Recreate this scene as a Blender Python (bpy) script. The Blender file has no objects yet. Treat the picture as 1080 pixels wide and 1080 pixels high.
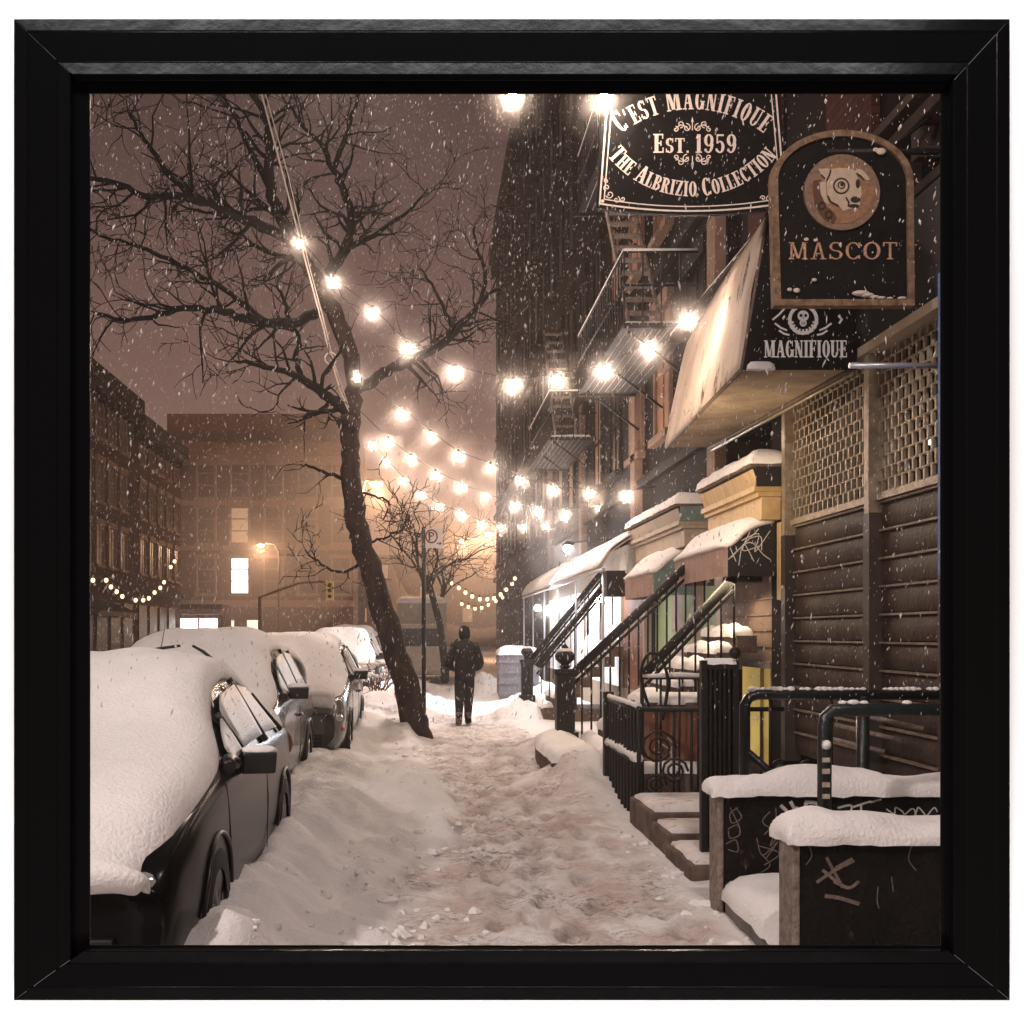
import bpy, bmesh, math, random
from mathutils import Vector, Matrix, noise
PI = math.pi
R = math.radians
rnd = random.Random(7)
S = bpy.context.scene
C = S.collection
F, VX, HZ, EYE = 1200.0, 445.0, 668.0, 1.6      # focal length and vanishing point in photo pixels, eye height


def at(px, py, d):
    """photo pixel + distance -> metres"""
    return Vector(((px - VX) * d / F, d, EYE - (py - HZ) * d / F))


# ------------------------------------------------------------------ materials
MATS = {}


def mat(name, col, rough=.7, spec=.3, metal=0., var=.0, vscale=6., bump=0., bscale=40., emit=None, estr=0., col2=None, spots=None, sspots=8., th=.6, stretch=None, coat=0.):
    if name in MATS:
        return MATS[name]
    m = bpy.data.materials.new(name)
    m.use_nodes = True
    nt = m.node_tree
    b = nt.nodes['Principled BSDF']
    b.inputs['Roughness'].default_value = rough
    b.inputs['Specular IOR Level'].default_value = spec
    b.inputs['Metallic'].default_value = metal
    b.inputs['Coat Weight'].default_value = coat
    b.inputs['Base Color'].default_value = (*col, 1)
    tc = nt.nodes.new('ShaderNodeTexCoord')
    mp = nt.nodes.new('ShaderNodeMapping')
    nt.links.new(tc.outputs['Object'], mp.inputs['Vector'])
    if stretch:
        mp.inputs['Scale'].default_value = stretch
    last = None
    if var > 0 or col2:
        n = nt.nodes.new('ShaderNodeTexNoise')
        n.inputs['Scale'].default_value = vscale
        n.inputs['Detail'].default_value = 6
        n.inputs['Roughness'].default_value = .65
        nt.links.new(mp.outputs[0], n.inputs['Vector'])
        r = nt.nodes.new('ShaderNodeValToRGB')
        c2 = col2 or tuple(min(1, c * (1 + var)) for c in col)
        c1 = col if col2 else tuple(c * (1 - var) for c in col)
        r.color_ramp.elements[0].position = .36
        r.color_ramp.elements[1].position = .66
        r.color_ramp.elements[0].color = (*c1, 1)
        r.color_ramp.elements[1].color = (*c2, 1)
        nt.links.new(n.outputs['Fac'], r.inputs[0])
        last = r.outputs[0]
    if spots:
        n = nt.nodes.new('ShaderNodeTexNoise')
        n.inputs['Scale'].default_value = sspots
        n.inputs['Detail'].default_value = 9
        n.inputs['Roughness'].default_value = .7
        nt.links.new(mp.outputs[0], n.inputs['Vector'])
        r = nt.nodes.new('ShaderNodeValToRGB')
        r.color_ramp.elements[0].position = th
        r.color_ramp.elements[1].position = th + .06
        r.color_ramp.elements[0].color = (0, 0, 0, 1)
        r.color_ramp.elements[1].color = (1, 1, 1, 1)
        nt.links.new(n.outputs['Fac'], r.inputs[0])
        mx = nt.nodes.new('ShaderNodeMix')
        mx.data_type = 'RGBA'
        nt.links.new(r.outputs[0], mx.inputs['Factor'])
        if last:
            nt.links.new(last, mx.inputs['A'])
        else:
            mx.inputs['A'].default_value = (*col, 1)
        mx.inputs['B'].default_value = (*spots, 1)
        last = mx.outputs['Result']
    if last:
        nt.links.new(last, b.inputs['Base Color'])
    if bump > 0:
        n = nt.nodes.new('ShaderNodeTexNoise')
        n.inputs['Scale'].default_value = bscale
        n.inputs['Detail'].default_value = 5
        nt.links.new(tc.outputs['Object'], n.inputs['Vector'])
        bp = nt.nodes.new('ShaderNodeBump')
        bp.inputs['Strength'].default_value = bump
        bp.inputs['Distance'].default_value = .02
        nt.links.new(n.outputs['Fac'], bp.inputs['Height'])
        nt.links.new(bp.outputs[0], b.inputs['Normal'])
    if emit:
        b.inputs['Emission Color'].default_value = (*emit, 1)
        b.inputs['Emission Strength'].default_value = estr
    MATS[name] = m
    return m


def brick_mat(name, c1, c2, mortar, scale=1.0):
    if name in MATS:
        return MATS[name]
    m = bpy.data.materials.new(name)
    m.use_nodes = True
    nt = m.node_tree
    b = nt.nodes['Principled BSDF']
    b.inputs['Roughness'].default_value = .9
    b.inputs['Specular IOR Level'].default_value = .15
    tc = nt.nodes.new('ShaderNodeTexCoord')
    sp = nt.nodes.new('ShaderNodeSeparateXYZ')
    nt.links.new(tc.outputs['Object'], sp.inputs[0])
    ad = nt.nodes.new('ShaderNodeMath')
    nt.links.new(sp.outputs['X'], ad.inputs[0])
    nt.links.new(sp.outputs['Y'], ad.inputs[1])
    cb = nt.nodes.new('ShaderNodeCombineXYZ')
    nt.links.new(ad.outputs[0], cb.inputs['X'])
    nt.links.new(sp.outputs['Z'], cb.inputs['Y'])
    br = nt.nodes.new('ShaderNodeTexBrick')
    br.inputs['Scale'].default_value = scale
    br.inputs['Brick Width'].default_value = .22
    br.inputs['Row Height'].default_value = .075
    br.inputs['Mortar Size'].default_value = .008
    br.inputs['Color1'].default_value = (*c1, 1)
    br.inputs['Color2'].default_value = (*c2, 1)
    br.inputs['Mortar'].default_value = (*mortar, 1)
    nt.links.new(cb.outputs[0], br.inputs['Vector'])
    n = nt.nodes.new('ShaderNodeTexNoise')
    n.inputs['Scale'].default_value = .8
    n.inputs['Detail'].default_value = 8
    nt.links.new(tc.outputs['Object'], n.inputs['Vector'])
    mx = nt.nodes.new('ShaderNodeMix')
    mx.data_type = 'RGBA'
    mx.blend_type = 'MULTIPLY'
    mx.inputs['Factor'].default_value = .8
    nt.links.new(br.outputs['Color'], mx.inputs['A'])
    nt.links.new(n.outputs['Color'], mx.inputs['B'])
    nt.links.new(mx.outputs['Result'], b.inputs['Base Color'])
    bp = nt.nodes.new('ShaderNodeBump')
    bp.inputs['Strength'].default_value = .5
    bp.inputs['Distance'].default_value = .01
    nt.links.new(br.outputs['Fac'], bp.inputs['Height'])
    bp.invert = True
    nt.links.new(bp.outputs[0], b.inputs['Normal'])
    MATS[name] = m
    return m


SNOW = mat('snow', (.80, .77, .755), .85, .2, var=.05, vscale=3, bump=.5, bscale=55)
SNOWG = mat('snow_trodden', (.60, .54, .51), .85, .2, col2=(.80, .76, .74), vscale=2.2, bump=.9, bscale=34, spots=(.27, .21, .19), sspots=11, th=.56, stretch=(.55, 1.2, 1))
BLACKP = mat('car_paint_black', (.006, .0055, .0055), .22, .10, coat=.0, spots=(.35, .33, .32), sspots=38, th=.69)
GREYP = mat('car_paint_grey', (.035, .032, .032), .2, .5, metal=.1, coat=.3, spots=(.4, .38, .37), sspots=34, th=.67)
SILVP = mat('car_paint_silver', (.12, .115, .115), .2, .5, metal=.4, coat=.4, spots=(.55, .52, .5), sspots=30, th=.68)
FROST = mat('frosted_glass', (.30, .285, .275), .3, .4, col2=(.46, .44, .43), vscale=3, bump=.6, bscale=60, spots=(.03, .028, .026), sspots=6, th=.60)
PLAST = mat('black_plastic', (.010, .009, .009), .35, .4, spots=(.4, .38, .36), sspots=60, th=.72)
RUBBER = mat('tyre_rubber', (.016, .015, .015), .8, .2, spots=(.5, .48, .46), sspots=20, th=.66)
RIM = mat('wheel_metal', (.25, .24, .23), .3, .5, metal=.8)
LENS = mat('lamp_lens', (.35, .34, .33), .08, .6, metal=.4)
ORANGE = mat('orange_lens', (.50, .13, .05), .3, .5)
BARK = mat('bark', (.016, .011, .009), .9, .15, col2=(.055, .037, .028), vscale=9, bump=1., bscale=20, stretch=(1, 1, .35), spots=(.34, .29, .27), sspots=7, th=.655)
TWIG = mat('twig_bark', (.012, .009, .008), .9, .1)
IRON = mat('black_iron', (.010, .009, .009), .5, .3, bump=.4, bscale=50, spots=(.20, .17, .15), sspots=30, th=.71)
RAILP = mat('green_black_paint', (.010, .016, .017), .35, .5, bump=.3, bscale=30, spots=(.16, .20, .22), sspots=22, th=.70)
BWALLM = mat('black_painted_concrete', (.006, .0055, .0055), .7, .12, col2=(.012, .0105, .0095), vscale=5, bump=.6, bscale=30, spots=(.13, .085, .065), sspots=9, th=.63, stretch=(1, 1, .45))
RUSTE = mat('worn_metal_edge', (.14, .105, .085), .7, .3, col2=(.30, .24, .20), vscale=22, bump=.5, bscale=60)
CHALK = mat('graffiti_pale', (.52, .48, .46), .8, .1, var=.2, vscale=40)
CHALKD = mat('graffiti_scratch', (.17, .125, .105), .8, .1, var=.3, vscale=40)
STONE = mat('brownstone', (.075, .05, .038), .9, .2, col2=(.16, .115, .092), vscale=6, bump=.8, bscale=30)
SLAT = mat('shutter_steel', (.032, .019, .014), .55, .3, col2=(.070, .045, .033), vscale=2.4, bump=.4, bscale=20, spots=(.024, .016, .013), sspots=3.5, th=.57, stretch=(1, 1, .35))
RIDGE_LIT = mat('shutter_ridge_lit', (.12, .085, .06), .5, .4, col2=(.26, .19, .14), vscale=5, stretch=(1, 1.6, 1))  # paler than the slats: the lit ridge highlight is put into the colour
LATT = mat('grille_steel', (.30, .24, .17), .45, .45, metal=.3, var=.25, vscale=12)
WOODP = mat('brown_shutter', (.19, .12, .09), .6, .3, col2=(.28, .19, .145), vscale=3, stretch=(1, 1, .3))
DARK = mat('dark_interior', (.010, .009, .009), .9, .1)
CANVAS = mat('worn_canvas', (.50, .41, .335), .85, .15, col2=(.40, .31, .245), vscale=1.6, spots=(.06, .038, .027), sspots=2.2, th=.57, stretch=(1.1, 1.1, .6))
SOFFIT = mat('soffit_board', (.19, .135, .095), .8, .2, col2=(.34, .26, .18), vscale=2.2, spots=(.09, .065, .05), sspots=9, th=.62)
SIGNB = mat('sign_black', (.005, .0045, .0045), .6, .1, col2=(.010, .0085, .008), vscale=4, bump=.2, spots=(.10, .085, .075), sspots=16, th=.73)
SIGNW = mat('sign_lettering', (.76, .64, .56), .7, .2, var=.12, vscale=30)
SIGNWW = mat('sign_lettering_white', (.90, .88, .88), .7, .2, var=.08, vscale=30)
COPPER = mat('sign_copper', (.28, .145, .08), .55, .3, col2=(.50, .30, .19), vscale=30)
BANDW = mat('sign_band', (.10, .060, .038), .7, .2, col2=(.26, .165, .10), vscale=14, bump=.4, bscale=60)
TAN = mat('sign_tan', (.20, .105, .058), .7, .2, col2=(.30, .17, .10), vscale=40)
TAND = mat('sign_tan_ring', (.15, .095, .065), .7, .2, col2=(.24, .16, .11), vscale=40)
CREAM = mat('sign_cream', (.44, .34, .25), .7, .2, var=.1, vscale=30)
INK = mat('sign_ink', (.035, .022, .016), .7, .2)
MAROON = mat('awning_maroon', (.22, .135, .11), .8, .2, col2=(.31, .205, .17), vscale=5)
AWNG = mat('awning_dark_side', (.014, .013, .013), .6, .3)
YELLOW = mat('yellow_painted_wood', (.40, .26, .11), .6, .3, col2=(.58, .41, .20), vscale=3, stretch=(1, 9, 1))
PALEP = mat('pale_painted_wood', (.36, .29, .22), .7, .3, var=.12, vscale=3)
TEAL = mat('teal_panel', (.12, .17, .16), .7, .3, var=.2, vscale=6)
GREENP = mat('pale_green_panel', (.36, .50, .28), .6, .3, var=.1)
PINKP = mat('pale_pink_panel', (.58, .45, .44), .6, .3, var=.1)
BOXW = mat('red_brown_board', (.17, .062, .034), .7, .3, col2=(.26, .11, .066), vscale=5, stretch=(1, 1, .3))
BLUE = mat('blue_paint', (.06, .12, .27), .6, .3, col2=(.14, .22, .40), vscale=10, bump=.4)
STEEL = mat('galvanised_pipe', (.42, .45, .50), .35, .5, metal=.6)
COAT = mat('black_coat', (.010, .009, .009), .9, .15, bump=.4, bscale=60, spots=(.16, .14, .13), sspots=60, th=.70)
TROUS = mat('dark_trousers', (.017, .015, .014), .9, .1, bump=.3)
SKIN = mat('skin', (.40, .24, .17), .6, .3)
BOOT = mat('snowy_boots', (.10, .07, .055), .8, .2, spots=(.6, .55, .52), sspots=20, th=.55)
BAG = mat('black_bag', (.012, .011, .011), .7, .2)
WIRE = mat('pale_wire', (.62, .54, .48), .5, .3)
WIRED = mat('dark_wire', (.02, .018, .017), .6, .3)
BULB = mat('lit_bulb', (1, .95, .85), .5, .2, emit=(1., .77, .62), estr=330)
BULBF = mat('lit_far_bulb', (1, .95, .85), .5, .2, emit=(1., .66, .38), estr=2.6)
SODIUM = mat('lit_street_lamp', (1, .9, .6), .5, .2, emit=(1., .66, .30), estr=60)
LITW = mat('lit_window', (.9, .9, 1.), .5, .2, emit=(.95, .93, 1.), estr=4.5)
LITWS = mat('lit_small_window', (1., .9, .75), .5, .2, emit=(1., .82, .66), estr=1.6)
LITWD = mat('lit_dim_window', (.9, .8, .6), .5, .2, emit=(1., .66, .42), estr=.2)
SHOPW = mat('lit_shop_window', (.9, .95, 1.), .5, .2, emit=(.92, .95, 1.), estr=5.)
nt_ = SHOPW.node_tree
n_ = nt_.nodes.new('ShaderNodeTexNoise'); n_.inputs['Scale'].default_value = 1.1; n_.inputs['Detail'].default_value = 4
t_ = nt_.nodes.new('ShaderNodeTexCoord'); nt_.links.new(t_.outputs['Object'], n_.inputs['Vector'])
r_ = nt_.nodes.new('ShaderNodeValToRGB')
r_.color_ramp.elements[0].position = .38; r_.color_ramp.elements[0].color = (.16, .17, .20, 1)
r_.color_ramp.elements[1].position = .62; r_.color_ramp.elements[1].color = (.95, .96, 1., 1)
nt_.links.new(n_.outputs['Fac'], r_.inputs[0]); nt_.links.new(r_.outputs[0], nt_.nodes['Principled BSDF'].inputs['Emission Color'])
nt_.nodes['Principled BSDF'].inputs['Emission Strength'].default_value = 1.1
SHOPT = mat('lit_tube', (.9, .95, 1.), .5, .2, emit=(.93, .94, 1.), estr=130)
YLIT = mat('lit_doorway', (.9, .75, .2), .5, .2, emit=(1., .70, .20), estr=.2)
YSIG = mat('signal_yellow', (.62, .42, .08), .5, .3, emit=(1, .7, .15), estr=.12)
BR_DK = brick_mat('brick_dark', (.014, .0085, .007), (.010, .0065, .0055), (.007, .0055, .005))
BR_RED = brick_mat('brick_red', (.115, .040, .027), (.075, .028, .020), (.035, .024, .02))
BR_BRN = brick_mat('brick_brown', (.105, .046, .032), (.07, .033, .025), (.035, .025, .02))
TRIM = mat('stone_trim', (.045, .030, .024), .85, .2, var=.25, vscale=4)
TRIMD = mat('dark_cornice', (.013, .010, .009), .85, .2, var=.25, vscale=4)
TRIML = mat('pale_trim', (.21, .135, .10), .8, .2, var=.2, vscale=5)
GLASSD = mat('dark_pane', (.016, .013, .013), .4, .2)
WARMW = mat('curtained_pane', (.30, .15, .09), .5, .3, var=.2, vscale=8)
FRAMEB = mat('frame_black', (.0022, .0022, .0024), .18, .07, bump=.05, bscale=18)
WHITEW = mat('white_wall', (.86, .86, .86), .95, .05)
CONTG = mat('grey_container', (.16, .155, .17), .6, .3, var=.2, vscale=5)
REDP = mat('red_plastic', (.45, .05, .04), .5, .3)
SIGNP = mat('white_sign', (.66, .60, .56), .6, .3, var=.08)
SIGNR = mat('sign_dark_red', (.16, .045, .035), .6, .3)
CONCR = mat('concrete', (.16, .14, .13), .9, .2, var=.25, vscale=5, bump=.5)


# ------------------------------------------------------------------ mesh builder
class MB:
    def __init__(s):
        s.v, s.f, s.sm = [], [], []

    def add(s, vs, fs, smooth=False):
        o = len(s.v)
        s.v += [tuple(v) for v in vs]
        s.f += [tuple(o + i for i in f) for f in fs]
        s.sm += [smooth] * len(fs)
        return s

    def box(s, x0, x1, y0, y1, z0, z1):
        vs = [(x, y, z) for x in (x0, x1) for y in (y0, y1) for z in (z0, z1)]
        return s.add(vs, [(0, 1, 3, 2), (4, 6, 7, 5), (0, 4, 5, 1), (2, 3, 7, 6), (0, 2, 6, 4), (1, 5, 7, 3)])

    def obox(s, c, ax, ay, az):
        """box from a centre and three half-axis vectors"""
        c, ax, ay, az = map(Vector, (c, ax, ay, az))
        vs = [c + i * ax + j * ay + k * az for i in (-1, 1) for j in (-1, 1) for k in (-1, 1)]
        return s.add(vs, [(0, 1, 3, 2), (4, 6, 7, 5), (0, 4, 5, 1), (2, 3, 7, 6), (0, 2, 6, 4), (1, 5, 7, 3)])

    def tube(s, pts, rad, n=8, caps=True):
        pts = [Vector(p) for p in pts]
        if not hasattr(rad, '__len__'):
            rad = [rad] * len(pts)
        vs, fs = [], []
        t0 = (pts[1] - pts[0]).normalized()
        up = Vector((0, 0, 1)) if abs(t0.z) < .9 else Vector((1, 0, 0))
        a = t0.cross(up).normalized()
        for i, p in enumerate(pts):
            t = (pts[min(i + 1, len(pts) - 1)] - pts[max(i - 1, 0)])
            if t.length < 1e-9:
                t = t0
            t = t.normalized()
            a = (a - t * a.dot(t))
            a = a.normalized() if a.length > 1e-6 else t.orthogonal().normalized()
            b = t.cross(a)
            for k in range(n):
                w = 2 * PI * k / n
                vs.append(p + (a * math.cos(w) + b * math.sin(w)) * rad[i])
        for i in range(len(pts) - 1):
            for k in range(n):
                k2 = (k + 1) % n
                fs.append((i * n + k, i * n + k2, (i + 1) * n + k2, (i + 1) * n + k))
        s.add(vs, fs, True)
        if caps:
            o = len(s.v) - len(vs)
            s.f.append(tuple(o + k for k in reversed(range(n))))
            s.f.append(tuple(o + (len(pts) - 1) * n + k for k in range(n)))
            s.sm += [False, False]
        return s

    def lathe(s, c, prof, n=16):
        """prof: list of (r, z) about the vertical through c"""
        vs, fs = [], []
        for r, z in prof:
            for k in range(n):
                w = 2 * PI * k / n
                vs.append((c[0] + r * math.cos(w), c[1] + r * math.sin(w), c[2] + z))
        for i in range(len(prof) - 1):
            for k in range(n):
                k2 = (k + 1) % n
                fs.append((i * n + k, i * n + k2, (i + 1) * n + k2, (i + 1) * n + k))
        fs.append(tuple(reversed(range(n))))
        fs.append(tuple((len(prof) - 1) * n + k for k in range(n)))
        return s.add(vs, fs, True)

    def prism(s, poly, fn, d):
        """poly of (a,b); fn(a,b,c) -> point; extruded c from 0 to d"""
        n = len(poly)
        vs = [fn(a, b, 0) for a, b in poly] + [fn(a, b, d) for a, b in poly]
        fs = [tuple(range(n)), tuple(reversed(range(n, 2 * n)))]
        fs += [(i, n + i, n + (i + 1) % n, (i + 1) % n) for i in range(n)]
        return s.add(vs, fs)

    def grid(s, rows, smooth=True):
        m = len(rows[0])
        vs = [p for r in rows for p in r]
        fs = [(i * m + k, i * m + k + 1, (i + 1) * m + k + 1, (i + 1) * m + k) for i in range(len(rows) - 1) for k in range(m - 1)]
        return s.add(vs, fs, smooth)

    def ball(s, c, r, n=10, m=7, sq=(1, 1, 1)):
        vs = [(c[0], c[1], c[2] + r * sq[2])]
        for i in range(1, m):
            t = PI * i / m
            for k in range(n):
                w = 2 * PI * k / n
                vs.append((c[0] + r * sq[0] * math.sin(t) * math.cos(w), c[1] + r * sq[1] * math.sin(t) * math.sin(w), c[2] + r * sq[2] * math.cos(t)))
        vs.append((c[0], c[1], c[2] - r * sq[2]))
        fs = [(0, 1 + k, 1 + (k + 1) % n) for k in range(n)]
        for i in range(m - 2):
            for k in range(n):
                fs.append((1 + i * n + k, 1 + (i + 1) * n + k, 1 + (i + 1) * n + (k + 1) % n, 1 + i * n + (k + 1) % n))
        e = len(vs) - 1
        fs += [(e, 1 + (m - 2) * n + (k + 1) % n, 1 + (m - 2) * n + k) for k in range(n)]
        return s.add(vs, fs, True)

    def build(s, name, m, parent=None, bevel=0, sub=0, fix=True):
        me = bpy.data.meshes.new(name)
        me.from_pydata(s.v, [], s.f)
        me.materials.append(m)
        me.polygons.foreach_set('use_smooth', s.sm)
        if fix:
            bm = bmesh.new()
            bm.from_mesh(me)
            bmesh.ops.recalc_face_normals(bm, faces=bm.faces)
            bm.to_mesh(me)
            bm.free()
        o = bpy.data.objects.new(name, me)
        C.objects.link(o)
        if parent:
            o.parent = parent
            o.matrix_parent_inverse = Matrix.Translation(parent.location).inverted() if parent.type == 'EMPTY' and parent.parent is None and not parent.rotation_euler.z else Matrix()
        if bevel:
            b = o.modifiers.new('Bevel', 'BEVEL')
            b.width = bevel
            b.segments = 2
            b.limit_method = 'ANGLE'
        if sub:
            b = o.modifiers.new('Subdivision', 'SUBSURF')
            b.levels = b.render_levels = sub
        return o


def tag(o, label=None, cat=None, group=None, kind=None):
    for k, v in (('label', label), ('category', cat), ('group', group), ('kind', kind)):
        if v:
            o[k] = v
    return o


def thing(name, loc, label, cat, group=None):
    o = bpy.data.objects.new(name, None)
    C.objects.link(o)
    o.location = loc
    o.empty_display_size = .1
    return tag(o, label, cat, group)


def dup(root, loc, label, mats=None):
    r = root.copy()
    C.objects.link(r)
    r.location = loc
    r['label'] = label
    for ch in list(root.children):
        c = ch.copy()
        C.objects.link(c)
        c.parent = r
        c.matrix_parent_inverse = Matrix()
        for g in ch.children:
            e = g.copy()
            C.objects.link(e)
            e.parent = c
    return r


def nz(x, y, z=0., s=1.):
    return noise.noise(Vector((x * s, y * s, z * s)))


def sm(a, b, x):
    t = max(0, min(1, (x - a) / (b - a)))
    return t * t * (3 - 2 * t)


def interp(tab, x):
    if x <= tab[0][0]:
        return tab[0][1]
    for (a, b), (c, d) in zip(tab, tab[1:]):
        if x <= c:
            t = (x - a) / (c - a)
            return b + (d - b) * t
    return tab[-1][1]


def snow_pad(x0, x1, y0, y1, z, h, r=.12, ov=.02, seed=0., nx=None, ny=None, lump=.25):
    """a rounded pillow of snow on a flat top"""
    nx = nx or max(8, int((x1 - x0) / .06))
    ny = ny or max(8, int((y1 - y0) / .06))
    nx, ny = min(nx, 60), min(ny, 60)
    x0 -= ov; x1 += ov; y0 -= ov; y1 += ov
    top, bot = [], []
    for j in range(ny + 1):
        v = j / ny
        v = .5 - .5 * math.cos(PI * v)
        rt = []
        for i in range(nx + 1):
            u = i / nx
            u = .5 - .5 * math.cos(PI * u)
            x, y = x0 + (x1 - x0) * u, y0 + (y1 - y0) * v
            e = min(x - x0, x1 - x, y - y0, y1 - y)
            k = min(1, e / r)
            k = math.sqrt(max(0, 1 - (1 - k) ** 2))
            hh = h * (1 + lump * nz(x * 2.3 + seed, y * 2.3, seed) + .5 * lump * nz(x * 7 + seed, y * 7, seed))
            wob = (.022 * nz(x * 6, y * 6, seed + 5) + .016 * nz(x * 19, y * 19, seed)) if e < .001 else 0
            rt.append((x + wob, y + wob, z - (.012 + .02 * abs(nz(x * 9, y * 9, seed + 2)) if e < .001 else 0) + hh * k))
        top.append(rt)
    m = MB()
    m.grid(top)
    n, w = len(top), len(top[0])
    ring = [top[0][i] for i in range(w)] + [top[j][w - 1] for j in range(1, n)] + [top[n - 1][i] for i in range(w - 2, -1, -1)] + [top[j][0] for j in range(n - 2, 0, -1)]
    m.add(ring, [tuple(range(len(ring)))])
    return m


# ------------------------------------------------------------------ serif lettering (own stroke alphabet)
T_, H_ = .19, .075


def ringpts(cx, cy, rx, ry, a0, a1, tv, th, n=14):
    out, inn = [], []
    for k in range(n + 1):
        a = R(a0 + (a1 - a0) * k / n)
        out.append((cx + rx * math.cos(a), cy + ry * math.sin(a)))
        inn.append((cx + (rx - tv) * math.cos(a), cy + (ry - th) * math.sin(a)))
    return [[out[k], out[k + 1], inn[k + 1], inn[k]] for k in range(n)]


def rect(x0, x1, y0, y1):
    return [[(x0, y0), (x1, y0), (x1, y1), (x0, y1)]]


def diag(x0, y0, x1, y1, t):
    return [[(x0 - t / 2, y0), (x0 + t / 2, y0), (x1 + t / 2, y1), (x1 - t / 2, y1)]]


def srf(x, y, t, w=.075):
    y0, y1 = (y, y + .065) if y < .5 else (y - .065, y)
    return rect(x - t / 2 - w, x + t / 2 + w, y0, y1)


def stem(x, t=T_, y0=0, y1=1., s=True):
    r = rect(x - t / 2, x + t / 2, y0, y1)
    if s:
        r += srf(x, y0, t) + srf(x, y1, t)
    return r


def glyph(c, thin=False):
    t = .10 if thin else T_
    h = H_
    if c == 'I': return .36, stem(.18, t)
    if c == 'T': return .60, stem(.30, t, 0, 1, False) + srf(.30, 0, t) + rect(.02, .58, 1 - h, 1) + rect(.02, .08, .76, 1) + rect(.52, .58, .76, 1)
    if c == 'E': return .56, stem(.17, t) + rect(.2, .50, 1 - h, 1) + rect(.2, .52, 0, h) + rect(.2, .40, .47, .47 + h) + rect(.45, .51, .74, 1) + rect(.47, .53, 0, .28) + rect(.36, .42, .37, .64)
    if c == 'F': return .54, stem(.17, t) + rect(.2, .50, 1 - h, 1) + rect(.2, .40, .47, .47 + h) + rect(.45, .51, .74, 1) + rect(.36, .42, .37, .64)
    if c == 'L': return .52, stem(.17, t) + rect(.2, .49, 0, h) + rect(.44, .50, 0, .30)
    if c == 'H': return .66, stem(.17, t) + stem(.49, t) + rect(.2, .46, .46, .46 + h)
    if c == 'N': return .66, stem(.13, .08) + stem(.53, .08) + diag(.16, .98, .50, 0.02, t * 1.05)
    if c == 'M': return .84, stem(.13, .08) + stem(.68, t) + diag(.17, .98, .40, .05, t) + diag(.62, .98, .42, .05, .08)
    if c == 'A': return .66, diag(.12, 0, .31, 1, .08) + diag(.53, 0, .34, 1, t) + rect(.18, .46, .30, .30 + h) + srf(.12, 0, .1) + srf(.53, 0, t)
    if c == 'O': return .60, ringpts(.30, .5, .27, .51, 0, 360, t, h, 24)
    if c == 'Q': return .60, ringpts(.30, .5, .27, .51, 0, 360, t, h, 24) + diag(.28, .06, .50, -.20, .10)
    if c == 'C': return .58, ringpts(.30, .5, .27, .51, 42, 318, t, h, 20) + rect(.47, .53, .66, .98) + rect(.47, .53, .04, .24)
    if c == 'G': return .62, ringpts(.30, .5, .27, .51, 42, 318, t, h, 20) + rect(.47, .53, .66, .98) + rect(.40, .40 + t, .03, .42) + rect(.34, .64, .40, .46)
    if c == 'U': return .62, stem(.15, t, .28, 1, False) + srf(.15, 1, t) + stem(.49, .08, .28, 1, False) + srf(.49, 1, .08) + ringpts(.295, .30, .24, .31, 180, 360, t * .8, h)
    if c == 'S': return .52, ringpts(.26, .735, .22, .275, 30, 270, t * .9, h) + ringpts(.26, .265, .23, .275, -150, 90, t * .9, h) + rect(.41, .47, .72, .98) + rect(.04, .10, .03, .30)
    if c == 'B': return .60, stem(.17, t) + ringpts(.28, .745, .25, .255, -90, 90, t * .85, h) + ringpts(.28, .255, .28, .255, -90, 90, t * .85, h) + rect(.2, .29, 1 - h, 1) + rect(.2, .29, 0, h) + rect(.2, .29, .455, .455 + h)
    if c == 'R': return .62, stem(.17, t) + ringpts(.28, .745, .25, .255, -90, 90, t * .85, h) + rect(.2, .29, 1 - h, 1) + rect(.2, .29, .455, .455 + h) + diag(.34, .5, .50, 0, t * .9) + srf(.51, 0, t * .8, .05)
    if c == 'Z': return .56, rect(.04, .52, 1 - h, 1) + rect(.04, .52, 0, h) + diag(.13, .02, .43, .98, t) + rect(.04, .10, .74, 1) + rect(.46, .52, 0, .26)
    if c == '1': return .40, stem(.20, t, 0, 1, False) + srf(.20, 0, t) + diag(.07, .78, .16, .98, .07)
    if c == '9': return .56, ringpts(.28, .68, .25, .33, 0, 360, t * .85, h, 20) + ringpts(.25, .5, .28, .51, -120, 0, t * .85, h, 12) + rect(.05, .17, .08, .22)
    if c == '5': return .54, rect(.10, .46, .90, 1) + rect(.08, .15, .50, 1) + ringpts(.25, .32, .25, .335, -140, 130, t * .85, h, 16) + rect(.03, .14, .1, .24)
    if c == '.': return .26, rect(.05, .20, 0, .15)
    if c == "'": return .22, diag(.08, .68, .13, 1, .10)
    return .30, []


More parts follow.
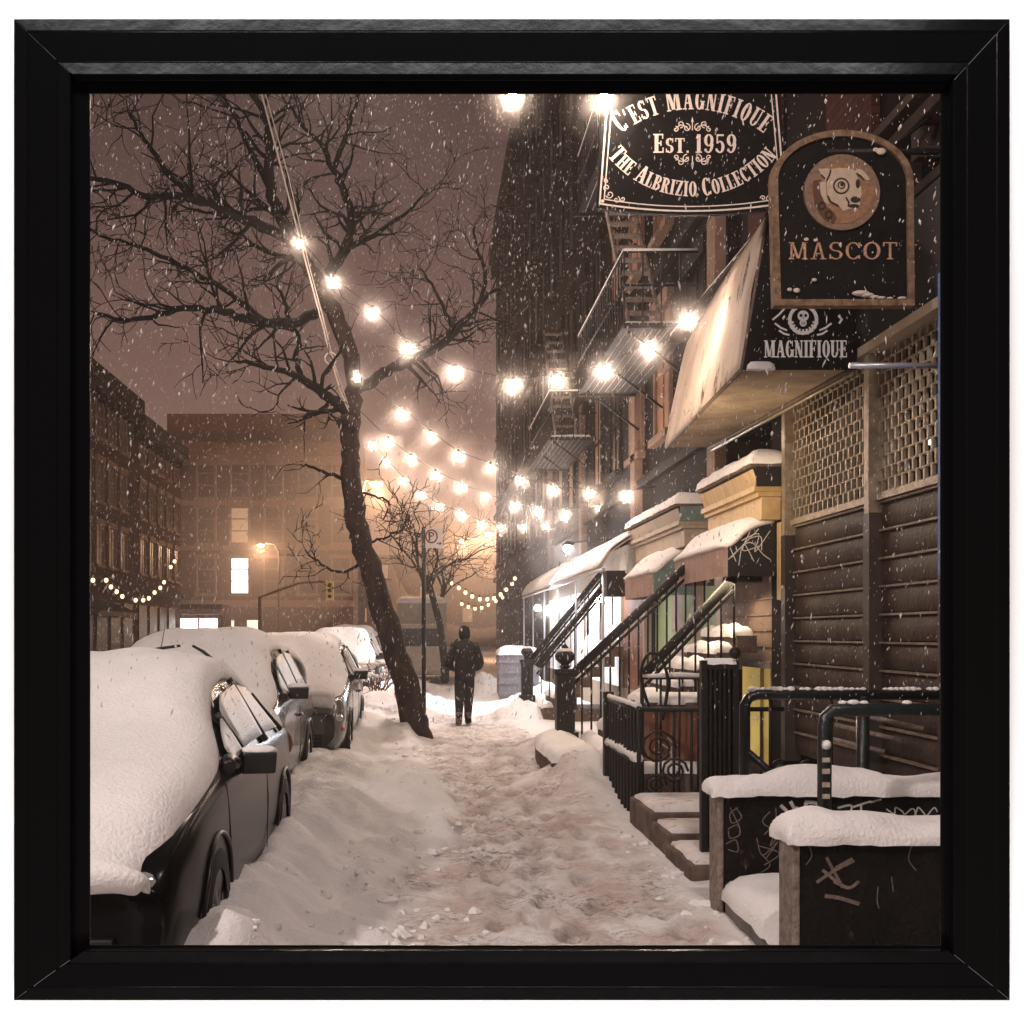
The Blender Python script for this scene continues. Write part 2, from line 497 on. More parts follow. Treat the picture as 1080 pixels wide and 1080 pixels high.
class Letters:
    """flat painted strokes laid on a vertical sign face that looks towards -Y"""
    def __init__(s, y):
        s.m, s.y, s.k = MB(), y, 0

    def poly(s, pts):
        s.k += 1
        y = s.y - .0012 - .00006 * (s.k % 40)
        s.m.add([(a, y, b) for a, b in pts], [tuple(range(len(pts)))])

    def glyph(s, ch, ox, oz, w, h, ang=0., thin=False):
        gw, polys = glyph(ch, thin)
        ca, sa = math.cos(ang), math.sin(ang)
        for p in polys:
            s.poly([(ox + (a * w) * ca - (b * h) * sa, oz + (a * w) * sa + (b * h) * ca) for a, b in p])

    def width(s, txt, w, sp=.06, small=None):
        return sum((glyph(c)[0] + sp) * w * (1 if not small or c in small or c == ' ' else 1) for c in txt)

    def line(s, txt, x0, z, w, h, sp=.06, thin=False):
        x = x0
        for c in txt:
            s.glyph(c, x, z, w, h, 0, thin)
            x += (glyph(c, thin)[0] + sp) * w

    def arc(s, items, cx, cz, r, a_mid, up=True, sp=.06):
        """items: list of (char, w, h); up: letters stand away from the centre"""
        tot = sum((glyph(c)[0] + sp) * w for c, w, h in items)
        run = -tot / 2
        for c, w, h in items:
            adv = (glyph(c)[0] + sp) * w
            mid = run + adv / 2
            if up:
                a = a_mid - mid / r
                px, pz = cx + r * math.cos(a), cz + r * math.sin(a)
                ang = a - PI / 2
            else:
                a = a_mid + mid / r
                px, pz = cx + r * math.cos(a), cz + r * math.sin(a)
                ang = a + PI / 2
            gw = glyph(c)[0] * w
            s.glyph(c, px - gw / 2 * math.cos(ang), pz - gw / 2 * math.sin(ang), w, h, ang)
            run += adv

    def stroke(s, pts, t):
        for (a, b), (c, d) in zip(pts, pts[1:]):
            v = Vector((c - a, d - b))
            if v.length < 1e-6:
                continue
            n = Vector((-v.y, v.x)).normalized() * t / 2
            e = v.normalized() * t * .3
            s.poly([(a - e.x + n.x, b - e.y + n.y), (a - e.x - n.x, b - e.y - n.y), (c + e.x - n.x, d + e.y - n.y), (c + e.x + n.x, d + e.y + n.y)])

    def ring(s, cx, cz, rx, rz, t, a0=0, a1=360, n=24):
        for p in ringpts(cx, cz, rx, rz, a0, a1, t, t, n):
            s.poly(p)

    def disc(s, cx, cz, rx, rz, n=20):
        s.poly([(cx + rx * math.cos(2 * PI * k / n), cz + rz * math.sin(2 * PI * k / n)) for k in range(n)])

    def spiral(s, cx, cz, r, t, a0, turns, sgn=1):
        s.stroke([(cx + r * (1 - .8 * k / 16) * math.cos(R(a0) + sgn * turns * 2 * PI * k / 16), cz + r * (1 - .8 * k / 16) * math.sin(R(a0) + sgn * turns * 2 * PI * k / 16)) for k in range(17)], t)

    def build(s, name, m, parent):
        return s.m.build(name, m, parent, fix=False)


# ------------------------------------------------------------------ the white wall and the picture frame
WY = 1.50
fm = WY - .022


def fx(px): return (px - VX) * fm / F
def fz(py): return EYE - (py - HZ) * fm / F


ox0, ox1, oz1, oz0 = fx(12.5), fx(1068), fz(17), fz(1057)
fi = (WY - .003) / fm
ix0, ix1, iz1, iz0 = fx(95) * fi, fx(992) * fi, EYE + (fz(99) - EYE) * fi, EYE + (fz(997) - EYE) * fi
hx0, hx1, hz1, hz0 = ix0 - .03, ix1 + .03, iz1 + .03, iz0 - .03
w = MB()
w.box(-3.6, hx0, WY, WY + .06, -.4, 3.7).box(hx1, 3.8, WY, WY + .06, -.4, 3.7)
w.box(hx0, hx1, WY, WY + .06, hz1, 3.7).box(hx0, hx1, WY, WY + .06, -.4, hz0)
tag(w.build('wall', WHITEW), kind='structure')

fr = thing('picture_frame', ((ox0 + ox1) / 2, WY, oz0), 'glossy black moulded wooden picture frame hanging on the white wall around the street view', 'picture frame')


def profile(wd):
    k = wd / .101
    return [(0, 0), (0, .015), (.0012, .0170), (.0168, .0192), (.0184, .0192), (.0190, .0180), (min(.056, wd * .70), .0180), (min(.0575, wd * .72), .0165), (min(.0735, wd * .94), .0192), (min(.0748, wd * .955), .0192), (min(.0752, wd * .965), .0045), (wd, .0043), (wd, .001), (.02, .0)]


def rail(name, side):
    wd = {'t': oz1 - iz1, 'b': iz0 - oz0, 'l': ix0 - ox0, 'r': ox1 - ix1}
    prof = profile(wd[side])
    m = MB()
    rows = []
    for (t, h) in prof:
        y = WY - max(h, 0) if h >= 0 else WY - h * 0
        # mitre: the other rails' widths set how far each line runs
        k = t / wd[side]
        if side in 'tb':
            z = oz1 - t if side == 't' else oz0 + t
            a = (ox0 + k * wd['l'], WY - h, z)
            b = (ox1 - k * wd['r'], WY - h, z)
        else:
            x = ox0 + t if side == 'l' else ox1 - t
            a = (x, WY - h, oz0 + k * wd['b'])
            b = (x, WY - h, oz1 - k * wd['t'])
        rows.append((a, b))
    n = len(rows)
    vs = [r[0] for r in rows] + [r[1] for r in rows]
    fs = [(i, (i + 1) % n, n + (i + 1) % n, n + i) for i in range(n)] + [tuple(range(n)), tuple(reversed(range(n, 2 * n)))]
    m.add(vs, fs)
    o = m.build(name, FRAMEB, fr)
    b = o.modifiers.new('Bevel', 'BEVEL')
    b.width = .0007
    b.segments = 2
    return o


for sd in 'tblr':
    rail('frame_rail', sd)

# ------------------------------------------------------------------ ground
XB = [(1.6, -.3), (4.5, -.2), (5.8, -.06), (7.0, -.22), (7.8, -.02), (8.6, .24), (9.4, .32), (11.8, .30), (13, .12), (15.7, -.05), (20, -.15), (30, -.2), (60, -.3)]
mounds = [(1.95, 15.6, .55, .30), (1.5, 14.6, .4, .22), (1.75, 11.9, .4, .2), (1.9, 21.4, .5, .35), (1.65, 11.2, .35, .16), (1.7, 12.2, .5, .2),
          (-.80, 7.3, .30, .16), (-.74, 6.3, .22, .10), (-.78, 5.55, .22, .14), (-.80, 4.75, .33, .22), (-.78, 8.3, .3, .20), (-.6, 9.6, .4, .16), (-.5, 12, .6, .12), (-.3, 10.8, .45, .1),
          (-.5, 17, .7, .25), (-.5, 21, .8, .35), (-.6, 26, .9, .45), (2.6, 24, .8, .5), (2.6, 27, .8, .6), (1.7, 31, .8, .5), (-.8, 33, 1., .5)]
STEPPED = []
for lane, ph in ((.35, 0), (.62, .3), (.95, .5), (1.22, .1), (.75, .7)):
    k_ = 3.6 + ph
    side = 1
    while k_ < 22:
        STEPPED.append((lane + side * .10 + rnd.gauss(0, .09) + .12 * math.sin(k_ * .5 + lane * 9), k_, rnd.gauss(0, .22)))
        k_ += rnd.uniform(.28, .5)
        side = -side


def ground_z(x, y):
    xb = interp(XB, y) + .07 * nz(0, y * 1.6, 3)
    z = .018 * nz(x * 1.2, y * .8) + .014 * nz(x * 5, y * 4, 7)
    tr = sm(xb - .1, xb + .2, x) * sm(1.85, 1.5, x)
    z += tr * (.030 * nz(x * 6.5, y * 4.6, 1) + .018 * nz(x * 13, y * 11, 2))
    low = sm(xb + .05, xb - .12, x)
    high = sm(min(-.50, xb - .2), min(-.95, xb - .5), x)
    def clod(sc, sd):
        d = noise.voronoi(Vector((x * sc + .35 * nz(x * 3, y * 3, sd), y * sc * .85 + .35 * nz(x * 3, y * 3, sd + 1), sd)))[0][0]
        return max(0., 1 - d * 1.35) ** 1.3
    z += low * (.03 + .085 * clod(2.6, 4) + .065 * clod(5.2, 9) + .040 * clod(10.5, 2) + .05 * nz(x * 1.6, y * 1.2, 4) + .012 * nz(x * 22, y * 20, 2))
    z += high * (.12 + .10 * clod(1.9, 14) + .06 * clod(4.2, 19)) * (1 - .8 * sm(-1.5, -3.2, x)) 
    z += .55 * low * sm(14, 22, y) * (.25 + .2 * nz(x, y * .6, 8))
    for mx, my, r, h in mounds:
        d = ((x - mx) ** 2 + ((y - my) * .8) ** 2) / (r * r)
        if d < 6:
            z += h * math.exp(-d) * (1 + .3 * nz(x * 6, y * 6, mx))
    if 3 < y < 21 and -.2 < x < 1.8:
        for sx, sy, a in STEPPED:
            dx, dy = x - sx, y - sy
            if abs(dx) < .3 and abs(dy) < .4:
                u = dx * math.cos(a) - dy * math.sin(a)
                v = dx * math.sin(a) + dy * math.cos(a)
                q = (u / .07) ** 2 + (v / .16) ** 2
                if q < 6:
                    z += -.040 / (1 + q ** 3) + .016 * math.exp(-(q - 2.4) ** 2)
    if x < -3.2:
        z += -.1 + .06 * nz(x * .8, y * .4, 11)
    return z


xs = []
x = -40.
while x < 3.75:
    xs.append(x)
    x += 3. if x < -16 else (.8 if x < -5 else (.25 if x < -2 else (.045 if x < 2.0 else .14)))
xs.append(3.75)
ys = []
y = 1.62
while y < 220:
    ys.append(y)
    y += max(.04, .0075 * y) if y < 26 else y * .03
m = MB()
m.grid([[(x, y, ground_z(x, y)) for x in xs] for y in ys])
def ground_mat():
    m_ = bpy.data.materials.new('ground_snow')
    m_.use_nodes = True
    nt = m_.node_tree
    b = nt.nodes['Principled BSDF']
    b.inputs['Roughness'].default_value = .85
    b.inputs['Specular IOR Level'].default_value = .2
    N, Lk = nt.nodes.new, nt.links.new
    tc = N('ShaderNodeTexCoord')
    at_ = N('ShaderNodeAttribute')
    at_.attribute_name = 'trodden'

    def nse(sc, det, rough, stretch=(1, 1, 1)):
        mp = N('ShaderNodeMapping')
        mp.inputs['Scale'].default_value = stretch
        Lk(tc.outputs['Object'], mp.inputs['Vector'])
        n = N('ShaderNodeTexNoise')
        n.inputs['Scale'].default_value = sc
        n.inputs['Detail'].default_value = det
        n.inputs['Roughness'].default_value = rough
        Lk(mp.outputs[0], n.inputs['Vector'])
        return n.outputs['Fac']

    def ramp(src, a, c):
        r = N('ShaderNodeMapRange')
        r.inputs['From Min'].default_value = a
        r.inputs['From Max'].default_value = c
        Lk(src, r.inputs['Value'])
        return r.outputs['Result']

    def mul(a, c):
        k = N('ShaderNodeMath')
        k.operation = 'MULTIPLY'
        Lk(a, k.inputs[0])
        if isinstance(c, float):
            k.inputs[1].default_value = c
        else:
            Lk(c, k.inputs[1])
        return k.outputs[0]

    def mix(f, a, c):
        k = N('ShaderNodeMix')
        k.data_type = 'RGBA'
        Lk(f, k.inputs['Factor'])
        for s_, v in (('A', a), ('B', c)):
            if isinstance(v, tuple):
                k.inputs[s_].default_value = (*v, 1)
            else:
                Lk(v, k.inputs[s_])
        return k.outputs['Result']
    grime = mul(ramp(nse(2.6, 6, .6, (.8, .8, 1)), .36, .64), at_.outputs['Fac'])
    grit = mul(mul(ramp(nse(21, 9, .75, (.7, 1.25, 1)), .49, .58), ramp(nse(1.7, 4, .6, (.7, 1., 1)), .42, .60)), at_.outputs['Fac'])
    c = mix(ramp(nse(3, 5, .6), .3, .7), (.76, .735, .72), (.83, .80, .785))
    c = mix(grime, c, (.54, .435, .395))
    c = mix(mul(grit, .85), c, (.20, .15, .13))
    ap_ = N('ShaderNodeAttribute')
    ap_.attribute_name = 'prints'
    c = mix(mul(mul(ap_.outputs['Fac'], ramp(nse(9, 6, .7), .36, .58)), .75), c, (.26, .205, .18))
    Lk(c, b.inputs['Base Color'])
    bp = N('ShaderNodeBump')
    bp.inputs['Distance'].default_value = .02
    bp.inputs['Strength'].default_value = .55
    Lk(nse(95, 5, .6), bp.inputs['Height'])
    b2_ = N('ShaderNodeBump')
    b2_.inputs['Distance'].default_value = .05
    b2_.inputs['Strength'].default_value = .45
    Lk(nse(17, 8, .65), b2_.inputs['Height'])
    Lk(bp.outputs[0], b2_.inputs['Normal'])
    Lk(b2_.outputs[0], b.inputs['Normal'])
    return m_


g = m.build('ground', ground_mat(), fix=False)
tag(g, kind='structure')
atp = g.data.attributes.new('prints', 'FLOAT', 'POINT')
atr = g.data.attributes.new('trodden', 'FLOAT', 'POINT')
pv = []
vals = []
for v in g.data.vertices:
    cx, cy = v.co.x, v.co.y
    xb = interp(XB, cy) + .07 * nz(0, cy * 1.6, 3)
    k = sm(xb - .08, xb + .12, cx + .10 * nz(cx * 5, cy * 5, 3)) * sm(1.78, 1.45, cx + .12 * nz(cx * 3, cy * 3, 5)) * sm(27, 16, cy)
    vals.append(k)
    e = 0.
    if 3 < cy < 22.5 and -.1 < cx < 1.7:
        for sx, sy, a in STEPPED:
            dx, dy = cx - sx, cy - sy
            if abs(dx) < .2 and abs(dy) < .3:
                e = max(e, 1 / (1 + ((dx / .07) ** 2 + (dy / .15) ** 2) ** 2))
    pv.append(e)
atr.data.foreach_set('value', vals)
atp.data.foreach_set('value', pv)

# clods of broken snow along the bank and the path edges
q = random.Random(12)
mb = MB()
for k in range(520):
    yy = 4.2 + 15 * q.random() ** 1.6
    xb = interp(XB, yy)
    xx = xb + q.gauss(-.12, .22) if q.random() < .72 else q.gauss(1.62, .10)
    r_ = min(.042, q.lognormvariate(-4.0, .5))
    if xx < -.85 or xx > 1.72:
        continue
    c_ = Vector((xx, yy, ground_z(xx, yy) + r_ * .02))
    o_ = len(mb.v)
    mb.ball(c_, r_, 6, 4, (q.uniform(.8, 1.5), q.uniform(.8, 1.4), q.uniform(.5, .9)))
    for i in range(o_, len(mb.v)):
        d_ = Vector(mb.v[i]) - c_
        mb.v[i] = tuple(c_ + d_ * (1 + .8 * noise.noise(Vector(mb.v[i]) * (.9 / r_))))
mb.sm = [False] * len(mb.f)
tag(mb.build('snow_clods', SNOW), 'broken clods of snow scattered along the bank and path edges', 'snow', kind='stuff')

# far ground beyond the buildings to the horizon
m = MB().box(3.75, 60, 60, 400, -.4, -.05).box(-60, 3.75, 219, 400, -.4, -.06)
tag(m.build('far_ground', SNOW), kind='structure')

# ------------------------------------------------------------------ cars
SED = dict(L=4.4, st=[(0.0, .74, .26, .56, .60, .62), (.06, .81, .22, .64, .70, .70), (.25, .86, .20, .72, .77, .76), (.7, .88, .20, .80, .84, .78), (1.15, .88, .20, .86, .90, .80),
                      (1.40, .88, .20, .90, .95, .80), (1.75, .88, .20, .91, 1.18, .68), (2.10, .88, .20, .92, 1.36, .60), (2.7, .88, .20, .92, 1.40, .58), (3.25, .88, .20, .92, 1.35, .57), (3.65, .88, .20, .92, 1.14, .64), (3.95, .87, .20, .92, .98, .74), (4.25, .84, .24, .86, .93, .72), (4.4, .76, .30, .70, .80, .64)])
HAT = dict(L=4.3, st=[(0.0, .76, .28, .62, .66, .64), (.06, .83, .24, .70, .78, .72), (.25, .88, .22, .80, .86, .78), (.7, .90, .22, .88, .93, .80), (1.05, .90, .22, .94, .99, .82),
                      (1.30, .90, .22, .97, 1.05, .82), (1.65, .90, .22, .98, 1.30, .70), (2.0, .90, .22, .99, 1.47, .63), (2.7, .90, .22, .99, 1.52, .61), (3.4, .90, .22, .99, 1.48, .60), (3.85, .90, .22, .99, 1.36, .61), (4.15, .88, .24, .96, 1.05, .68), (4.3, .80, .30, .80, .88, .66)])


SED1 = dict(L=4.16, st=[(y if y <= .25 else y - .24, *r) for y, *r in SED['st']])
SED1['st'][0] = (0., .80, .26, .56, .60, .68)
SED1['st'][1] = (.06, .85, .22, .64, .70, .76)


def car_section(s):
    y, w, zb, zbelt, zt, wt = s
    half = [(w * .88, zb), (w * .985, zb + .10), (w, .5 * (zb + zbelt) + .05), (w * .985, zbelt - .02), (w * .955, zbelt + .02 if zt - zbelt > .12 else zbelt + .015),
            (wt + .05, zt - min(.08, (zt - zbelt) * .35)), (wt - .06, zt - .005), (wt * .5, zt + .012), (0, zt + .018)]
    return half


def car_at(st, y):
    tab = list(zip(*st))
    return tuple([y] + [interp(list(zip(tab[0], tab[i])), y) for i in range(1, 6)])


def make_car(kind, x_right, y_front, zoff, paint, label, snow_t, hoodt, frontz, group='cars parked along the kerb', raised_wipers=False, mirz=.08, seed=1.):
    st = kind['st']
    W = max(s[1] for s in st)
    loc = Vector((x_right - W, y_front, zoff))
    root = thing('parked_car', loc, label, 'car', group)
    lp = lambda p: (p[0] + loc.x, p[1] + loc.y, p[2] + loc.z)

    def P(mb, name, m, parent=root, **k):
        mb.v = [lp(v) for v in mb.v]
        return mb.build(name, m, parent, **k)
    # body
    rows = []
    for s in st:
        h = car_section(s)
        rows.append([(a, s[0], b) for a, b in h] + [(-a, s[0], b) for a, b in reversed(h[:-1])])
    b = MB()
    b.grid(rows)
    n = len(rows[0])
    for r_, rev in ((rows[0], 0), (rows[-1], 1)):
        c = (0, r_[0][1] + (-.03 if not rev else .03), .5)
        b.add(list(r_) + [c], [(i, (i + 1) % n, n) for i in range(n)], True)
    bm = P(b, 'body', paint, sub=2)
    mod = bm.modifiers.new('Weld', 'WELD')
    mod.merge_threshold = .002
    bm.modifiers.move(1, 0)
    # side glass, pillars
    def side_pt(y, t, sx, off):
        h = car_section(car_at(st, y))
        a, c = h[4], h[5]
        p = Vector((a[0] + (c[0] - a[0]) * t, 0, a[1] + (c[1] - a[1]) * t))
        nn = Vector((c[1] - a[1], 0, -(c[0] - a[0])))
        nn = nn.normalized() if nn.length > 1e-6 else Vector((1, 0, 0))
        p += nn * off
        return (sx * p.x, y, p.z)
    y0 = st[5][0]
    spans = [(y0 + .20, y0 + .50, 'quarter'), (y0 + .55, y0 + 1.28, 'front'), (y0 + 1.36, y0 + 2.02, 'rear')]
    for sx in (1, -1):
        for a, c, k in spans:
            rws = []
            for i in range(9):
                yy = a + (c - a) * i / 8
                rws.append([side_pt(yy, .10 + .80 * j / 5, sx, .022) for j in range(6)])
            mb = MB()
            mb.grid(rws)
            o = P(mb, 'side_window', FROST)
            so = o.modifiers.new('Solid', 'SOLIDIFY')
            so.thickness = .012
        # black window frames with ice beads
        for yy in (y0 + .08, y0 + .525, y0 + 1.32, y0 + 2.08):
            mb = MB()
            mb.tube([side_pt(yy + .10 * (1 - t) * (1 if yy > y0 + .3 else 2.2) - .06, t, sx, .02) for t in (0, .25, .5, .75, 1)], .034 if yy < y0 + .3 else .020, 8)
            P(mb, 'window_pillar', PLAST)
        # door cut line, sill, handle
        hh = lambda yy, z, o=.006: (sx * (interp([(q[1], q[0]) for q in car_section(car_at(st, yy))[:5]], z) + o), yy, z)
        for yy in (y0 - .05, y0 + 1.30):
            mb = MB()
            mb.tube([hh(yy + .1 * (.85 - z), z, -.001) for z in (.30, .45, .6, .75, .88)], .003, 5)
            P(mb, 'door_seam', PLAST)
        mb = MB()
        mb.tube([hh(y0 + 1.05, .80, .012), hh(y0 + 1.1, .805, .03), hh(y0 + 1.2, .805, .03), hh(y0 + 1.25, .80, .012)], .014, 6)
        P(mb, 'door_handle', paint)
        # mirror
        c = Vector((sx * (W + .07), y0 + .42, st[5][3] + mirz))
        mb = MB()
        mb.obox(c, (.088, .014, 0), (-.01, .045, 0), (.004, 0, .056))
        mb.tube([(sx * (W - .08), y0 + .45, st[5][3] + .03), (sx * W, y0 + .44, st[5][3] + .06), c], [.035, .03, .03], 8)
        mr = P(mb, 'wing_mirror', PLAST, bevel=.03)
        mb = MB()
        mb.ball(c + Vector((0, .01, .062)), .095, 12, 8, (1.05, .5, .32))
        P(mb, 'snow_cap', SNOW, mr)
        # wheels
        for wy in (.82, kind['L'] - .82):
            cx = sx * (W - .10)
            mb = MB()
            pr = [(.20, -.10), (.29, -.10), (.315, -.07), (.315, .07), (.29, .10), (.20, .10)]
            k = 24
            vs = [(cx + h_, wy + r_ * math.cos(2 * PI * q / k), .315 + r_ * math.sin(2 * PI * q / k)) for r_, h_ in pr for q in range(k)]
            mb.add(vs, [(i * k + q, i * k + (q + 1) % k, (i + 1) * k + (q + 1) % k, (i + 1) * k + q) for i in range(5) for q in range(k)], True)
            wh = P(mb, 'wheel', RUBBER)
            mb = MB()
            xo = cx + sx * .085
            mb.tube([(xo - sx * .03, wy, .315), (xo, wy, .315)], .06, 12)
            for q in range(7):
                a = 2 * PI * q / 7
                mb.tube([(xo - sx * .01, wy, .315), (xo - sx * .02, wy + .2 * math.cos(a), .315 + .2 * math.sin(a))], .022, 6)
            mb.tube([(xo - sx * .02, wy + .2 * math.cos(2 * PI * q / 20), .315 + .2 * math.sin(2 * PI * q / 20)) for q in range(21)], .02, 6, False)
            P(mb, 'rim', RIM, wh)
            mb = MB()
            mb.tube([hh(wy + .365 * math.cos(R(a)), .315 + .365 * math.sin(R(a)), .004) for a in range(-2, 183, 9)], .011, 7)
            P(mb, 'wheel_arch', PLAST)
        # head lamp
        mb = MB()
        mb.ball((sx * (W - .19), .10, .60), .12, 12, 8, (1.15, .8, .62))
        P(mb, 'headlight', LENS)
        mb = MB()
        mb.ball((sx * (W - .055), .16, .47), .05, 10, 6, (.5, 1.1, .55))
        P(mb, 'side_marker', ORANGE)
        mb = MB()
        mb.ball((sx * (W - .12), kind['L'] - .09, .78), .11, 10, 6, (.8, .6, 1.))
        P(mb, 'tail_light', SIGNR)
    mb = MB()
    mb.box(-.62, .62, -.045, .03, .26, .42)
    for k in range(3):
        mb.box(-.58, .58, -.058, -.04, .285 + k * .045, .30 + k * .045)
    P(mb, 'bumper_grille', PLAST, bevel=.012)
    # snow blanket
    rows = []
    prof = [(-.10, frontz, .70), (-.17, frontz + .05, .74), (-.15, frontz + .15, .79)]
    ysn = [-.02, .12, .35, .6, .85, 1.1, 1.3, 1.5, 1.7, 1.9, 2.1, 2.4, 2.7, 3.0, 3.3, 3.6, 3.8, 4.0, 4.2, kind['L'] + .02, kind['L'] + .08]
    for yy in ysn:
        s = car_at(st, min(max(yy, 0), kind['L']))
        cab = sm(st[5][0] - .1, st[5][0] + .35, yy) * sm(kind['L'] - .3, kind['L'] - .75, yy)
        top = s[4] + hoodt * (1 - cab) + snow_t * cab
        if yy > kind['L'] + .05:
            top = s[4] - .1
        hw = (s[1] - .045) * (1 - cab) + (s[5] + .045) * cab
        prof.append((yy, top, hw))
    NV = 24
    for yy, top, hw in prof:
        r_ = []
        s = car_at(st, min(max(yy, 0), kind['L']))
        cab = sm(st[5][0] - .1, st[5][0] + .35, yy) * sm(kind['L'] - .3, kind['L'] - .75, yy)
        edge = (s[4] - .02) * (1 - cab) + (s[4] - .075) * cab
        edge = min(edge, top - .015)
        if yy < -.05:
            edge = top - .05
        elif yy < .4:
            edge -= .16 * (1 - yy / .4) * (1.5 - frontz) ** 2
        for k in range(NV + 1):
            v = -1 + 2 * k / NV
            e = abs(v) ** 3.2
            q = math.sqrt(max(0, 1 - abs(v) ** 5))
            z = edge + (top - edge) * q + .032 * nz(v * 2 + seed, yy * 1.6, seed) + .016 * nz(v * 4.5 + seed, yy * 3.6, seed) + .006 * nz(v * 9 + seed, yy * 8, seed)
            wob = .03 * nz(yy * 5, v, seed + 3) + .012 * nz(yy * 15, v, seed + 8)
            r_.append((v * (hw + wob * abs(v)), yy + (.02 * nz(v * 5, seed) if yy < 0 else 0) + (.10 * abs(v) ** 3 if yy < .2 else 0), z))
        rows.append(r_)
    mb = MB()
    mb.grid(rows)
    o = P(mb, 'snow_cover', SNOW, sub=1)
    so = o.modifiers.new('Solid', 'SOLIDIFY')
    so.thickness = .05
    so.offset = -1
    o.modifiers.move(1, 0)
    if raised_wipers:
        dd = y_front + st[6][0] - .2
        for pts in ([(138, 694), (150, 688), (168, 684), (190, 681)], [(203, 681), (214, 687), (224, 695), (231, 704)]):
            mb = MB()
            q = [at(a, b_, dd - .12) for a, b_ in pts]
            mb.tube(q, [.012, .016, .016, .014], 6)
            mb.build('wiper', PLAST, root)
        mb = MB()
        mb.tube([at(168, 694, dd), at(175, 655, dd + .25)], .004, 5)
        mb.build('aerial', PLAST, root)
    return root


make_car(SED1, -.93, 4.42, .0, BLACKP, 'black saloon car nearest the frame, blanketed in snow, its nose half cut off', .11, .17, .60, mirz=.02, seed=1.3)
make_car(HAT, -1.21, 8.80, .0, GREYP, 'dark hatchback under thick snow with its two wiper arms raised', .15, .13, .66, raised_wipers=True, seed=4.1)
make_car(HAT, -.88, 13.35, .0, SILVP, 'silvery hatchback with snow on bonnet and roof, parked next to the leaning tree', .11, .06, .84, seed=6.6)
make_car(SED, -.9, 22.5, .15, GREYP, 'snow-buried car beyond the leaning tree trunk, first past the red cone', .20, .22, .5, seed=9.)
make_car(HAT, -1.0, 28.2, .1, BLACKP, 'far snow-buried car, last of the row near the end of the kerb', .22, .24, .5, seed=12.)
# icicles at the nearest car's rear wheel are part of its look: small ice tongues on the rear arch


# ------------------------------------------------------------------ trees
def smooth_pts(pts, rads, k=4):
    out, rr = [], []
    n = len(pts)
    for i in range(n - 1):
        p0, p1, p2, p3 = pts[max(i - 1, 0)], pts[i], pts[i + 1], pts[min(i + 2, n - 1)]
        for j in range(k):
            t = j / k
            out.append(.5 * ((2 * p1) + (p2 - p0) * t + (2 * p0 - 5 * p1 + 4 * p2 - p3) * t * t + (3 * p1 - p0 - 3 * p2 + p3) * t ** 3))
            rr.append(rads[i] + (rads[i + 1] - rads[i]) * t)
    out.append(pts[-1])
    rr.append(rads[-1])
    return out, rr


def twigs(mb, p, d, ln, r, depth, rg, minr=.0075):
    n = 5
    pts, rr = [p.copy()], [r]
    d = d.normalized()
    q = p.copy()
    for i in range(n):
        d = (d + Vector((rg.gauss(0, .24), rg.gauss(0, .24), rg.gauss(.03, .22)))).normalized()
        q = q + d * ln / n
        pts.append(q.copy())
        rr.append(max(minr * .6, r * (1 - .75 * (i + 1) / n)))
        if depth > 0 and i >= 0:
            if rg.random() < (.60 if depth > 1 else .40):
                a = d.orthogonal().normalized()
                a.rotate(Matrix.Rotation(rg.uniform(0, 2 * PI), 3, d))
                twigs(mb, q, (d * rg.uniform(.5, 1.) + a * rg.uniform(.5, .9)), ln * rg.uniform(.38, .68), max(minr, rr[-1] * .75), depth - 1, rg, minr)
    mb.tube(pts, rr, 5 if r > .015 else 4, False)


def limb(mb, pix, r0, r1, d0, d1, rg, tw=2, tl=1.1, dens=1., n=9):
    k = len(pix)
    pts = [at(a, b, d0 + (d1 - d0) * i / (k - 1)) for i, (a, b) in enumerate(pix)]
    r0 *= 1.45
    r1 *= 1.6
    rads = [r0 + (r1 - r0) * i / (k - 1) for i in range(k)]
    p, r = smooth_pts(pts, rads, 4)
    p = [q + Vector((rg.gauss(0, .012), rg.gauss(0, .012), rg.gauss(0, .012))) if 0 < i < len(p) - 1 else q for i, q in enumerate(p)]
    mb.tube(p, r, n)
    for i in range(2, len(p)):
        t = i / len(p)
        if rg.random() < dens * (.35 + .65 * t):
            d = (p[min(i + 1, len(p) - 1)] - p[i - 1]).normalized()
            a = d.orthogonal().normalized()
            a.rotate(Matrix.Rotation(rg.uniform(0, 2 * PI), 3, d))
            a.y *= .6
            twigs(mb, p[i], d * .6 + a * .9, tl * rg.uniform(.6, 1.25), max(.008, r[i] * .5), tw, rg)


TD = 16.7
tr = thing('bare_tree', at(441, 783, TD), 'tall leafless street tree with a long leaning trunk wound with bulb strings', 'tree')
rg = random.Random(21)
mb = MB()
pix = [(444, 792), (438, 770), (430, 730), (417, 690), (404, 645), (392, 605), (381, 572), (375, 545), (371, 505), (370, 470), (369, 445), (373, 415), (371, 385), (361, 350), (346, 320), (334, 296), (322, 276)]
rd = [.27, .21, .185, .18, .17, .165, .16, .155, .145, .14, .155, .125, .12, .125, .12, .11, .10]
p, r = smooth_pts([at(a, b, TD) for a, b in pix], rd, 4)
p = [q + Vector((rg.gauss(0, .014), rg.gauss(0, .014), 0)) for q in p]
r = [q * (1 + .12 * nz(i * .9, 3.3)) for i, q in enumerate(p) for q in [r[i]]]
mb.tube(p, r, 14)
mb.ball(at(366, 446, TD - .08), .16, 10, 7, (1, 1, .8))
mb.build('trunk', BARK, tr)
mb = MB()
